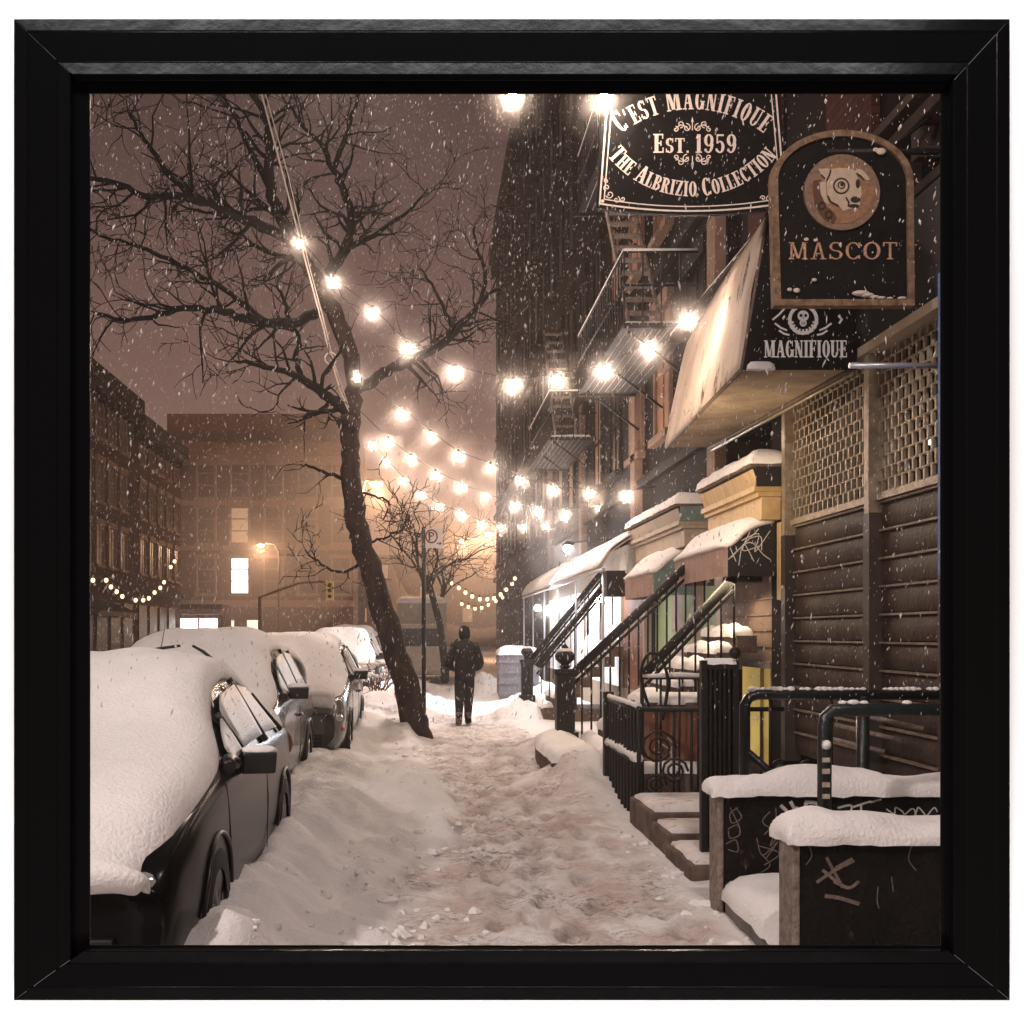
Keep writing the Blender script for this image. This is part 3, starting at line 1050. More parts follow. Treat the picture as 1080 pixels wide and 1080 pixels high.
# the big limbs, traced
limb(mb, [(322, 276), (308, 256), (298, 232), (287, 205), (283, 175), (285, 145), (278, 118), (262, 92)], .075, .025, TD, TD - 1, rg, 2, 1.0, .8)
limb(mb, [(300, 250), (282, 240), (250, 228), (220, 215), (185, 208), (150, 205), (120, 192), (88, 188)], .06, .016, TD, TD - 2, rg, 3, 1.2, 1.)
limb(mb, [(220, 215), (190, 196), (165, 165), (148, 140), (135, 118)], .035, .012, TD - .8, TD - 1, rg, 2, .9, .9)
limb(mb, [(287, 205), (268, 165), (255, 140), (243, 112), (225, 95)], .04, .014, TD - .2, TD + .8, rg, 2, .9, .9)
limb(mb, [(334, 330), (310, 340), (282, 340), (250, 333), (225, 326), (195, 325), (160, 334), (130, 337), (100, 330)], .055, .014, TD, TD - 1.6, rg, 2, 1.0, .9)
limb(mb, [(282, 340), (262, 325), (235, 305), (205, 288), (170, 270), (140, 258), (112, 250), (90, 240)], .035, .012, TD - .5, TD + 1.5, rg, 2, 1.0, .9)
limb(mb, [(322, 276), (300, 272), (275, 262), (258, 250), (248, 232)], .03, .012, TD, TD + 1, rg, 2, .9, .9)
limb(mb, [(346, 288), (356, 276), (366, 258), (370, 236), (368, 215), (358, 190), (348, 172), (338, 150), (318, 132), (306, 110)], .06, .014, TD, TD + .5, rg, 2, 1.0, .9)
limb(mb, [(368, 262), (395, 248), (420, 230), (438, 214), (450, 198)], .035, .012, TD + .2, TD + 1.4, rg, 2, .95, .9)
limb(mb, [(352, 176), (362, 150), (372, 122), (380, 92)], .035, .014, TD + .4, TD + 1, rg, 2, .9, .9)
limb(mb, [(369, 438), (358, 428), (342, 416), (322, 402), (300, 392), (272, 385), (248, 381)], .07, .010, TD, TD - 1.2, rg, 2, .9, .7)
limb(mb, [(335, 410), (318, 396), (312, 378), (316, 360), (306, 340), (300, 318), (292, 300)], .035, .014, TD, TD + .6, rg, 2, .8, .8)
limb(mb, [(372, 412), (392, 402), (415, 388), (440, 378), (462, 366), (478, 348), (496, 332), (515, 312), (534, 298)], .065, .016, TD, TD + 1.6, rg, 2, .9, .9)
limb(mb, [(440, 378), (470, 362), (490, 340), (505, 318), (512, 292), (504, 268), (500, 240)], .035, .012, TD + .8, TD + .4, rg, 2, .8, .9)
limb(mb, [(478, 348), (466, 322), (455, 300), (442, 280)], .022, .010, TD + 1., TD + 1.5, rg, 2, .8, .9)
limb(mb, [(374, 508), (352, 502), (330, 494), (318, 490)], .025, .008, TD, TD - .3, rg, 1, .4, .4)
limb(mb, [(384, 590), (362, 604), (340, 596), (322, 580)], .018, .008, TD, TD + .5, rg, 2, .7, .7)
limb(mb, [(376, 520), (395, 522), (410, 530), (404, 548)], .014, .008, TD, TD + .5, rg, 1, .5, .6)
limb(mb, [(392, 572), (410, 566), (425, 556), (432, 545)], .014, .008, TD, TD + .5, rg, 2, .7, .8)
mb.build('crown', TWIG, tr)


def small_tree(px, py, d, h, lean, label, seed):
    b = at(px, py, d)
    t = thing('bare_tree', b, label, 'tree', 'small bare trees far along the sidewalk')
    q = random.Random(seed)
    m1, m2 = MB(), MB()
    top = b + Vector((lean, 0, h * .45))
    m1.tube([b - Vector((0, 0, .2)), b + Vector((lean * .3, 0, h * .2)), top], [.11, .09, .075], 8)
    m1.build('trunk', TWIG, t)
    for k in range(7):
        a = 2 * PI * k / 7 + q.uniform(-.3, .3)
        twigs(m2, top - Vector((0, 0, q.uniform(0, .6))), Vector((math.cos(a) * .7, math.sin(a) * .7, 1.)), h * .42, .04, 3, q, .010)
    m2.build('crown', TWIG, t)


small_tree(470, 700, 30, 5.2, -.5, 'slim bare tree behind the parking sign pole', 3)
small_tree(462, 690, 44, 6.0, .2, 'far bare tree, hazy, beyond the slim tree by the sign pole', 5)
small_tree(553, 700, 46, 4.2, .1, 'faint bare tree near the bright shop, farthest along the sidewalk', 8)

# snowy shrub of clutter behind the third car
b = at(398, 722, 19.6)
mb = MB()
q = random.Random(4)
sh = thing('snowy_bush', b, 'reddish low bush laden with snow behind the silvery hatchback', 'bush')
for k in range(16):
    twigs(mb, b + Vector((q.uniform(-.15, .15), q.uniform(-.2, .2), -.1)), Vector((q.uniform(-1, 1), q.uniform(-.5, .5), 1.1)), .5, .012, 1, q, .008)
mb.build('stem', mat('red_twig', (.12, .045, .035), .8, .2), sh)
mb = MB()
for k in range(26):
    c = b + Vector((q.uniform(-.34, .30), q.uniform(-.2, .2), q.uniform(.12, .42)))
    mb.ball(c, q.uniform(.03, .075), 8, 5, (1.3, 1, .6))
mb.build('snow_clump', SNOW, sh)
mb = MB()
c = at(418, 738, 20.5)
mb.lathe(c, [(.075, 0), (.075, .015), (.05, .02), (.03, .12), (.018, .16)], 12)
tag(mb.build('road_cone', REDP), 'tiny red cone poking out of the snowbank left of the trunk', 'cone')

# ------------------------------------------------------------------ bulb strings
bulb_me = None


def bulb(parent, c, rad, far=False):
    global bulb_me
    key = 'far' if far else 'near'
    if bulb_me is None:
        bulb_me = {}
    if key not in bulb_me:
        o = MB().ball((0, 0, 0), 1., 8, 6, (1, 1, 1.15)).build('bulb', BULBF if far else BULB)
        bulb_me[key] = o.data
        bpy.data.objects.remove(o)
    o = bpy.data.objects.new('bulb', bulb_me[key])
    C.objects.link(o)
    o.parent = parent
    o.matrix_parent_inverse = Matrix.Translation(parent.location).inverted()
    o.location = c
    o.scale = (rad,) * 3


def string(label, pts, d0, d1, rad, group, ends=(None, None), far=False, wire=.006, wm=None):
    n = len(pts)
    q = [at(a, b, d0 + (d1 - d0) * i / (n - 1)) for i, (a, b) in enumerate(pts)]
    t = thing('string_lights', q[0], label, 'string lights', group)
    w_ = [c + Vector((0, 0, rad * 1.6)) for c in q]
    if ends[0] is not None:
        w_ = [ends[0]] + w_
    if ends[1] is not None:
        w_ = w_ + [ends[1]]
    mb = MB()
    mb.tube(w_, wire, 5)
    mb.build('wire', wm or WIRED, t)
    mb = MB()
    for c in q:
        mb.tube([c + Vector((0, 0, rad * .9)), c + Vector((0, 0, rad * 2.2))], rad * .45, 6)
    mb.build('socket', WIRED, t)
    for c in q:
        bulb(t, c, rad, far)
    return t


GS = 'bulb strings over the sidewalk'
tree_hi = at(335, 292, TD)
string('nearest swag of bulbs, from the upper trunk across to the worn canvas marquee', [(316, 257), (351, 298), (393, 330), (430, 368), (480, 393), (541, 407), (587, 401), (637, 393), (685, 368), (726, 337)], 16.0, 11.2, .046, GS, (at(300, 235, 16.4), at(752, 300, 12)))
string('second swag of bulbs from the trunk fork, just below the nearest swag', [(376, 399), (424, 437), (454, 460), (483, 481), (517, 494), (550, 508), (582, 517), (623, 521), (660, 523)], 16.6, 18.6, .046, GS, (at(370, 385, 16.6), at(700, 512, 18.6)))
string('third swag of bulbs, middle one of the zigzag over the path', [(368, 427), (409, 467), (433, 485), (459, 501), (486, 514), (512, 525), (542, 534), (567, 541), (596, 542), (632, 537)], 16.7, 24., .046, GS)
string('lowest swag of bulbs over the path, ending near the two yellow lamps', [(392, 470), (407, 487), (425, 507), (444, 522), (462, 535), (486, 543), (508, 553), (529, 557), (552, 556), (575, 555), (598, 548)], 24., 30., .050, GS)
string('pair of bulbs above the black collection sign at the picture top', [(540, 104), (637, 106)], 10.2, 8.9, .050, GS, (at(440, 60, 12), at(740, 60, 8.8)))
GL = 'garlands of small bulbs far away'
string('upper far garland of small bulbs hanging over the sidewalk behind the walker', [(476, 615), (484, 620), (491, 625), (498, 629), (506, 632), (514, 632), (521, 631), (528, 627), (534, 622), (540, 616), (543, 610)], 44, 46, .075, GL, far=True)
string('lower far garland of small bulbs just above the walker', [(487, 637), (494, 640), (501, 642), (508, 641), (515, 638), (523, 634), (530, 630)], 50, 52, .075, GL, far=True)
string('drooping garland of small bulbs on the shop across the street at far left', [(98, 612), (112, 612), (117, 619), (123, 624), (129, 629), (143, 633), (151, 633), (157, 631), (163, 625), (169, 620), (173, 614), (180, 598), (184, 592)], 44, 54, .085, GL, far=True)

def halo_mat(name, dens):
    m_ = bpy.data.materials.new(name)
    m_.use_nodes = True
    m_.node_tree.nodes.clear()
    v_ = m_.node_tree.nodes.new('ShaderNodeVolumePrincipled')
    v_.inputs['Density'].default_value = dens
    v_.inputs['Color'].default_value = (1, .93, .88, 1)
    v_.inputs['Anisotropy'].default_value = .2
    m_.node_tree.links.new(v_.outputs[0], m_.node_tree.nodes.new('ShaderNodeOutputMaterial').inputs['Volume'])
    return m_


m_in, m_mid, m_out = MB(), MB(), MB()  # scattering spheres added round each bulb to give it a soft glow
for o in list(C.objects):
    if o.name.split('.')[0] == 'bulb' and o.location.y < 33:
        R_ = .27 + .0085 * o.location.y
        m_in.ball(o.location, R_ * .34, 14, 10)
        m_mid.ball(o.location, R_ * .64, 16, 11)
        m_out.ball(o.location, R_, 18, 12)
m_mid.ball((2.82, 22, 3.24), .42, 18, 13)
m_out.ball((2.82, 22, 3.24), .85, 18, 13)
for c_ in ((3.05, 23.6, 2.2), (2.98, 27., 2.15)):
    m_mid.ball(c_, .3, 16, 12)
    m_out.ball(c_, .6, 16, 12)
m_far = MB()  # larger spheres added round the far lamps to brighten the street end
for px_, py_, d_ in ((397, 510, 40), (275, 575, 74), (487, 570, 72), (516, 563, 66)):
    m_far.ball(at(px_, py_, d_), .5 + .085 * d_, 24, 16)
for b_, dn in ((m_far, .026), (m_in, .30), (m_mid, .11), (m_out, .045)):
    tag(b_.build('lamp_halo', halo_mat('lamp_halo', dn)), 'scattering spheres added round bulbs and street lamps to make them glow', 'halo', kind='stuff')

# cable up the tree
mb = MB()
mb.tube([at(273, 88, 14.5), at(300, 190, 15.2), at(322, 275, 15.8), at(338, 335, 16.1), at(349, 378, 16.3), at(358, 410, 16.4), at(367, 432, 16.5)], .012, 6)
mb.tube([at(277, 88, 14.6), at(304, 185, 15.25), at(326, 280, 15.85), at(342, 340, 16.1), at(352, 382, 16.3), at(368, 430, 16.5)], .008, 6)
ca = mb.build('overhead_cable', WIRE)
tag(ca, 'pale doubled cable dropping steeply from the picture top to the tree trunk', 'cable')
mb = MB()
cc = at(349, 378, 16.25)
mb.tube([cc + Vector((.085 * math.cos(2 * PI * k / 16), 0, .085 * math.sin(2 * PI * k / 16))) for k in range(17)], .012, 6, False)
tag(mb.build('cable_loop', WIRE), 'small coil of pale cable hung on the steep cable beside the trunk', 'cable coil')

# ------------------------------------------------------------------ parking sign
pd = 16.9
mb = MB()
pb = at(447, 786, pd)
sgn = thing('parking_sign', pb, 'tall dark sign pole with a small white parking plate beside the leaning tree', 'street sign')
mb.tube([pb - Vector((0, 0, .2)), at(447, 556, pd)], .032, 8)
mb.build('pole', IRON, sgn)
mb = MB()
c0, c1 = at(448.5, 557, pd - .05), at(467, 578, pd - .05)
mb.box(c0.x, c1.x, c0.y, c0.y + .006, c1.z, c0.z)
mb.build('plate', SIGNP, sgn)
L = Letters(c0.y)
cx, cz = at(455, 566, pd).x, at(455, 566, pd).z
L.ring(cx, cz, .095, .105, .022)
L.stroke([(cx - .03, cz - .06), (cx - .03, cz + .06)], .026)
L.ring(cx - .005, cz + .03, .045, .036, .02)
L.stroke([(cx + .08, cz - .105), (cx + .145, cz - .105)], .014)
L.stroke([(cx + .12, cz - .085), (cx + .145, cz - .105), (cx + .12, cz - .125)], .012)
L.build('symbol', SIGNR, sgn)

# ------------------------------------------------------------------ the walker
wd_ = 19.8
wb = at(490, 765, wd_)
pr_ = thing('person', wb, 'person in black hooded coat and dark trousers walking away along the snowy path', 'person')


def skin(name, joints, edges, m, parent, sub=2):
    me = bpy.data.meshes.new(name)
    me.from_pydata([wb + Vector(j[:3]) for j in joints], edges, [])
    me.materials.append(m)
    o = bpy.data.objects.new(name, me)
    C.objects.link(o)
    sk = o.modifiers.new('Skin', 'SKIN')
    me.skin_vertices[0].data[0].use_root = True
    for i, j in enumerate(joints):
        me.skin_vertices[0].data[i].radius = (j[3], j[4] if len(j) > 4 else j[3])
    sk.use_smooth_shade = True
    ss = o.modifiers.new('Sub', 'SUBSURF')
    ss.levels = ss.render_levels = sub
    o.parent = parent
    o.matrix_parent_inverse = Matrix.Translation(parent.location).inverted()
    return o


J = [(0, 0, .88, .15, .11), (0, -.01, 1.10, .155, .105), (0, .0, 1.32, .17, .11), (0, .02, 1.44, .085, .075), (0, .04, 1.52, .06, .06), (0, .06, 1.62, .10, .105), (0, .06, 1.70, .085, .09),
     (-.10, 0, .82, .10, .10), (-.085, .02, .46, .088, .09), (-.105, -.17, .16, .066, .066), (-.10, -.08, .06, .05, .035), (-.105, .06, .035, .042, .03),
     (.10, 0, .82, .10, .10), (.075, .14, .47, .09, .09), (.06, .12, .10, .068, .066), (.095, .12, .04, .05, .035), (.10, .26, .035, .042, .03),
     (-.20, .0, 1.38, .075, .075), (-.265, -.05, 1.12, .058, .058), (-.21, .14, .98, .045, .045), (-.15, .20, .95, .035, .025),
     (.20, .0, 1.38, .075, .075), (.275, -.03, 1.12, .058, .058), (.22, .15, .98, .045, .045), (.16, .21, .95, .035, .025)]
Ed = [(0, 1), (1, 2), (2, 3), (3, 4), (4, 5), (5, 6), (0, 7), (7, 8), (8, 9), (9, 10), (10, 11), (0, 12), (12, 13), (13, 14), (14, 15), (15, 16), (2, 17), (17, 18), (18, 19), (19, 20), (2, 21), (21, 22), (22, 23), (23, 24)]
skin('body', J, Ed, TROUS, pr_)
# coat: torso, skirt and sleeves grown over the body
Jc = [(0, 0, .72, .235, .18), (.01, -.01, 1.0, .22, .165), (.01, -.02, 1.22, .22, .17), (.005, -.01, 1.40, .14, .12), (0, .03, 1.49, .09, .085),
      (-.17, -.01, 1.355, .095, .095), (-.285, -.08, 1.10, .092, .092), (-.22, .13, .98, .06, .06),
      (.18, -.01, 1.35, .095, .095), (.275, .02, 1.08, .088, .088), (.225, .14, .98, .06, .06)]
skin('coat', Jc, [(0, 1), (1, 2), (2, 3), (3, 4), (3, 5), (5, 6), (6, 7), (3, 8), (8, 9), (9, 10)], COAT, pr_)
Jh = [(0, .02, 1.47, .095, .085), (0, .035, 1.58, .118, .125), (0, .05, 1.68, .105, .115), (0, .06, 1.745, .06, .07)]
skin('hood', Jh, [(0, 1), (1, 2), (2, 3)], COAT, pr_)
for sx, yy in ((-.105, -.09), (.066, .17)):
    skin('boot', [(sx, yy - .06, .26, .062, .062), (sx, yy - .055, .12, .062, .066), (sx, yy - .02, .05, .062, .05), (sx, yy + .13, .045, .055, .04)], [(0, 1), (1, 2), (2, 3)], BOOT, pr_, 2)
mb = MB()
c = wb + Vector((-.345, .05, .88))
bg = thing('shoulder_bag', c - Vector((0, 0, .14)), 'black bag hanging at the left hip of the walking person', 'bag')
mb.obox(c, (.075, 0, 0), (0, .16, 0), (0, .02, .13))
mb.build('bag_body', BAG, bg, bevel=.03)
mb = MB()
mb.tube([c + Vector((0, -.1, .12)), wb + Vector((-.30, -.15, 1.25)), wb + Vector((-.14, -.10, 1.50)), wb + Vector((-.12, .10, 1.50)), wb + Vector((-.31, .16, 1.2)), c + Vector((0, .1, .12))], .014, 6)
mb.build('strap', BAG, bg)

# ------------------------------------------------------------------ right-hand buildings
FX = 3.7


def window(b, y0, y1, z0, z1, X, sgn_, trim, pane, wallm=None, proud=.06, sash=True):
    """a window on a wall whose face is at X and looks towards sgn_ (-1 = -X)"""
    s = sgn_
    m_ = MB()
    t = .10
    m_.box(*sorted((X + s * proud, X - s * .02)), y0 - t, y0, z0 - .02, z1).box(*sorted((X + s * proud, X - s * .02)), y1, y1 + t, z0 - .02, z1)
    m_.box(*sorted((X + s * (proud + .05), X - s * .02)), y0 - t - .08, y1 + t + .08, z1 + .002, z1 + .26)
    m_.box(*sorted((X + s * (proud + .08), X - s * .02)), y0 - t - .06, y1 + t + .06, z0 - .14, z0 - .022)
    f = m_.build('window', trim, b)
    m_ = MB().box(*sorted((X + s * .012, X - s * .02)), y0, y1, z0, z1)
    m_.build('pane', pane, f)
    if sash:
        m_ = MB()
        zm = (z0 + z1) / 2
        m_.box(*sorted((X + s * .035, X + s * .013)), y0, y1, zm - .035, zm + .035)
        m_.box(*sorted((X + s * .03, X + s * .0135)), (y0 + y1) / 2 - .02, (y0 + y1) / 2 + .02, z0, z1)
        m_.build('sash', trim, f)
    return f


# building nearest (its shop has the big shutters)
b1 = thing('tenement_building', (FX + 3, 10.5, 0), 'dark brick building with the big roll-down shutters at right', 'building')
mb = MB()
mb.box(FX + .25, 12, 3.2, 14.2, 4.0, 24).box(FX + .25, 12, 3.2, 8.05, -.4, 4.0).box(FX + .6, 12, 8.05, 14.2, -.4, 4.0).box(FX + .02, FX + .6, 11.72, 12.1, -.4, 4.0)
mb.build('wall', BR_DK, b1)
mb = MB()
mb.box(FX - .06, FX + .24, 3.2, 14.2, 5.36, 5.46).box(FX - .16, FX + .24, 3.2, 14.2, 5.463, 5.54).box(FX + .02, FX + .24, 3.2, 14.2, 4.9, 4.98)
for k in range(14):
    mb.box(FX - .04, FX + .24, 6.2 + k * .55, 6.32 + k * .55, 5.12, 5.357)
mb.build('cornice', TRIM, b1, bevel=.01)
mb = MB().box(FX + .02, FX + .24, 3.2, 14.2, 4.02, 4.88)
mb.build('fascia', AWNG, b1)
for k in range(3):
    mb = MB()
    yy = 7.2 + k * 2.6
    mb.box(FX + .17, FX + .245, yy, yy + 1.1, 5.75, 7.6)
    mb.build('brick_panel', BR_RED, b1)
mb = MB().box(FX - .05, FX + .55, 7.62, 8.06, 2.0, 4.15)
mb.build('pilaster', BLUE, b1, bevel=.01)
mb = MB().box(FX - .04, FX + .55, 7.62, 8.058, -.3, 1.997)
mb.build('pilaster_base', AWNG, b1, bevel=.01)
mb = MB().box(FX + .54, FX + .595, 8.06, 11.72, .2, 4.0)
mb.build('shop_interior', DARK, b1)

# shutter: a pair of leaves with a lattice above and slats below
sh = thing('roller_shutter', (FX, 9.8, .3), 'brown steel roll-down shutter, lattice above solid slats, in two bays', 'shutter')
Y0, YM, Y1 = 8.10, 9.48, 11.66
for ya, yb in ((Y0, YM), (YM, Y1)):
    a, c = ya + .07, yb - .07
    mb, rdg = MB(), MB()
    z = .38
    while z < 2.5:
        # a slat curved outwards
        pr = [(FX + .12, z), (FX + .108, z + .02), (FX + .100, z + .10), (FX + .108, z + .185), (FX + .12, z + .205)]
        mb.add([(x_, yy, zz) for yy in (a, c) for x_, zz in pr], [(i, i + 1, 5 + i + 1, 5 + i) for i in range(4)], True)
        rdg.box(FX + .078, FX + .13, a, c, z + .206, z + .224)
        z += .232
    mb.build('slat_curtain', SLAT, sh)
    rdg.build('slat_ridge', RIDGE_LIT, sh)
    zt = z
    mb = MB()
    k = 0
    z = zt + .06
    mb.box(FX + .05, FX + .13, a, c, zt - .003, zt + .05)
    while z < 3.86:
        mb.tube([(FX + .09, a, z), (FX + .09, c, z)], .011, 6, False)
        yy = a + (.065 if k % 2 else .0)
        while yy < c:
            mb.box(FX + .075, FX + .105, yy - .014, yy + .014, z, min(z + .098, 3.9))
            yy += .13
        z += .098
        k += 1
    mb.build('lattice', LATT, sh)
for yy in (Y0, YM, Y1):
    MB().box(FX + .0, FX + .16, yy - .065, yy + .065, .3, 2.60).build('guide_rail', mat('guide_dark', (.04, .03, .025), .5, .4, var=.3), sh)
    MB().box(FX + .001, FX + .158, yy - .05, yy + .05, 2.602, 3.92).build('guide_rail', LATT, sh)
mb = MB().box(FX - .03, FX + .2, Y0 - .07, Y1 + .06, 3.922, 4.0)
mb.build('housing', PALEP, sh)
mb = MB()
for k in range(3):
    yy = 8.6 + k * 1.1
    mb.box(FX + .35, FX + .42, yy, yy + .16, 1.0, 3.6)
o = mb.build('display_post', mat('display_grey', (.22, .2, .17), .6, .3), None)
tag(o, 'grey display posts seen dimly inside the shop behind the lattice', 'display')
mb = MB()
mb.ball((FX + .33, 9.02, 3.13), .035, 8, 6)
tag(mb.build('indoor_lamp', mat('lamp_glow', (1, 1, 1), .5, .2, emit=(1, .95, .9), estr=9)), 'small white lamp glowing behind the lattice of the shutter', 'lamp')
mb = MB()
mb.tube([(3.08, 8.2, 3.53), (FX + .05, 8.2, 3.53)], .022, 8)
tag(mb.build('bracket_pipe', STEEL), 'galvanised horizontal pipe bracket above the shutter at right', 'pipe')

# second building and third, long dark side seen at a grazing angle
b2 = thing('tenement_building', (FX + 4, 29, 0), 'tall dark tenement with fire escapes rising behind the black signs', 'building')
mb = MB().box(FX + .12, 12, 14.2, 44.5, 3.3, 27).box(FX + .5, 12, 14.2, 44.5, -.4, 3.3)
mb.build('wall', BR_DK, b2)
mb = MB()
for z in (4.1, 7.25, 10.45):
    mb.box(FX + .02, FX + .13, 14.25, 44.5, z, z + .14)
mb.box(FX - .3, FX + .13, 14.25, 44.6, 23.6, 24.3)
mb.build('cornice', TRIMD, b2)
n = 0
for k in range(13):
    for fl in range(5):
        y0 = 15.2 + k * 2.2
        z0 = 4.75 + fl * 3.2
        window(b2, y0, y0 + 1.0, z0, z0 + 1.9, FX + .12, -1, TRIML if (k in (1, 2) and fl < 2) else TRIMD, WARMW if (k, fl) in ((1, 0), (2, 1), (4, 0), (3, 1), (1, 1)) else GLASSD, sash=(k < 6))
for yy in (14.5, 19.9, 26.5, 33.1):
    MB().box(FX - .02, FX + .13, yy - .2, yy + .2, 3.3, 6.9).build('pilaster', TRIML, b2)
b3 = thing('tenement_building', (FX + 4, 52, 0), 'far dark tenement with a stepped cornice at the edge of the sky', 'building')
mb = MB().box(FX + .12, 12, 44.55, 58.5, -.4, 21.2)
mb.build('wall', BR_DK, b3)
mb = MB()
mb.box(FX - .25, FX + .11, 44.6, 58.9, 20.6, 21.4).box(FX - .12, FX + .11, 44.6, 58.7, 20.2, 20.597)
for k in range(10):
    mb.box(FX - .2, FX + .11, 45 + k * 1.4, 45.3 + k * 1.4, 19.6, 20.197)
for z in (4.2, 7.4, 10.6, 13.8):
    mb.box(FX - .02, FX + .11, 44.6, 58.6, z, z + .2)
mb.build('cornice', TRIMD, b3)
for k in range(6):
    for fl in range(5):
        y0 = 45.8 + k * 2.1
        window(b3, y0, y0 + 1.0, 5 + fl * 3.2, 6.9 + fl * 3.2, FX + .12, -1, TRIMD, GLASSD, sash=False)


def fire_escape(y0, y1, z, label, stair=True):
    t = thing('fire_escape', (FX - .4, (y0 + y1) / 2, z), label, 'fire escape', 'fire escapes on the dark tenement')
    x0, x1 = FX - 1.0, FX - .02
    m_ = MB()
    k = 0
    x_ = x0
    while x_ < x1:
        m_.box(x_, x_ + .093, y0, y1, z - .03, z)
        x_ += .11
    m_.box(x0, x1, y0, y0 + .06, z - .075, z - .032).box(x0, x1, y1 - .06, y1, z - .075, z - .032)
    m_.build('platform', IRON, t)
    m_ = MB()
    for zz in (.5, .95):
        m_.tube([(x1, y0, z + zz), (x0, y0, z + zz), (x0, y1, z + zz), (x1, y1, z + zz)], .018, 6)
    yy = y0
    while yy < y1 + .01:
        m_.tube([(x0, yy, z), (x0, yy, z + .95)], .011, 5)
        yy += .22
    for xx in (x0 + .25, x0 + .5, x0 + .75):
        m_.tube([(xx, y0, z), (xx, y0, z + .95)], .011, 5)
    m_.build('railing', IRON, t)
    m_ = MB()
    for yy in (y0 + .3, (y0 + y1) / 2, y1 - .3):
        m_.tube([(x0 + .1, yy, z - .04), (x1, yy, z - .7)], .02, 6)
    m_.build('bracket', IRON, t)
    if stair:
        m_ = MB()
        for xx in (x0 + .2, x0 + .65):
            m_.tube([(xx, y0 + .6, z + .02), (xx, y0 + 3.2, z + 3.1)], .03, 6)
        for k in range(12):
            f_ = (k + .5) / 12
            m_.box(x0 + .2, x0 + .65, y0 + .6 + 2.6 * f_ - .09, y0 + .6 + 2.6 * f_ + .09, z + 3.1 * f_ - .012, z + 3.1 * f_ + .012)
        m_.build('stair', RUSTE, t)
    m_ = snow_pad(x0 + .02, x1 - .1, y0 + .08, y1 - .08, z, .06, .08, 0, seed=z)
    m_.build('snow_cap', SNOW, t)
    m_ = MB()
    m_.tube([(x0, y0, z + .975), (x0, y1, z + .975)], .02, 5)
    m_.tube([(x0, y0, z + .975), (x1, y0, z + .975)], .02, 5)
    m_.build('rail_snow', SNOW, t)


fire_escape(15.2, 19.6, 5.75, 'lowest fire escape balcony on the tenement, behind the nearest swag of bulbs')
fire_escape(15.2, 19.6, 8.85, 'upper fire escape balcony on the tenement, under the collection sign')
fire_escape(24.0, 28.6, 5.75, 'farther fire escape balcony, deeper along the dark tenement', True)

# ------------------------------------------------------------------ marquee with MAGNIFIQUE end panel
mq = thing('marquee', (3.3, 12, 3.94), 'worn pale canvas marquee jutting over the sidewalk with a black end panel', 'marquee')
MYY = 9.6
A = Vector((2.70, 9.6, 3.83)); Bq = Vector((3.07, 14.3, 3.94)); At = Vector((2.92, 9.6, 5.13)); Bt = Vector((3.36, 14.3, 5.30))
mb = MB()
rows = []
for j in range(13):
    v = j / 12
    a, c = A.lerp(At, v), Bq.lerp(Bt, v)
    rows.append([a.lerp(c, i / 30) + Vector((-.018 * math.sin(v * PI) * (1 + nz(i * .4, v * 3)), 0, 0)) for i in range(31)])
mb.grid(rows)
o = mb.build('canvas_face', CANVAS, mq)
so = o.modifiers.new('Solid', 'SOLIDIFY'); so.thickness = .02
mb = MB()
mb.add([A + Vector((.0, .015, -.001)), Vector((3.655, 9.615, 3.829)), Vector((3.655, 14.3, 3.939)), Bq + Vector((0, 0, -.001)), A + Vector((.0, .015, .03)), Vector((3.655, 9.615, 3.86)), Vector((3.655, 14.3, 3.97)), Bq + Vector((0, 0, .03))],
       [(0, 1, 2, 3), (4, 5, 6, 7), (0, 1, 5, 4), (1, 2, 6, 5), (2, 3, 7, 6), (3, 0, 4, 7)])
mb.build('soffit', SOFFIT, mq)
mb = MB()
mb.tube([A, Bq], .022, 6); mb.tube([At, Bt], .03, 6); mb.tube([A, At], .02, 6); mb.tube([Bq, Bt], .02, 6)
mb.tube([(3.60, 9.63, 3.815), (3.60, 14.3, 3.925)], .025, 6)
mb.build('edge_trim', mat('marquee_trim', (.12, .085, .065), .7, .3, var=.3, vscale=20), mq)
mb = MB()
mb.tube([(3.64, 9.63, 3.80), (3.64, 14.3, 3.90)], .02, 6)
mb.build('pale_batten', LATT, mq)
mb = MB()
mb.prism([(A.x, 3.82), (3.66, 3.82), (3.66, 5.13), (At.x, 5.13)], lambda a, b, c: (a, 9.576 + c, b), .02)
ep = mb.build('end_panel', SIGNB, mq)
mb = MB()
q = random.Random(3)
rows = []
mb = snow_pad(2.74, 2.95, 9.53, 9.59, 3.83, .07, .1, .01, seed=3)
mb.build('snow_cap', SNOW, mq)
mb = MB()
mb.box(FX - .62, FX - .05, 9.6, 14.3, 5.255, 5.30)
mb.build('roof', TRIMD, mq)
mb = snow_pad(3.1, 3.62, 9.65, 14.25, 5.30, .1, .15, .01, seed=8)
mb.build('roof_snow', SNOW, mq)
LY = 9.576
L = Letters(LY)


def q10(px, py, d=9.576):
    v = at(px, py, d)
    return v.x, v.z


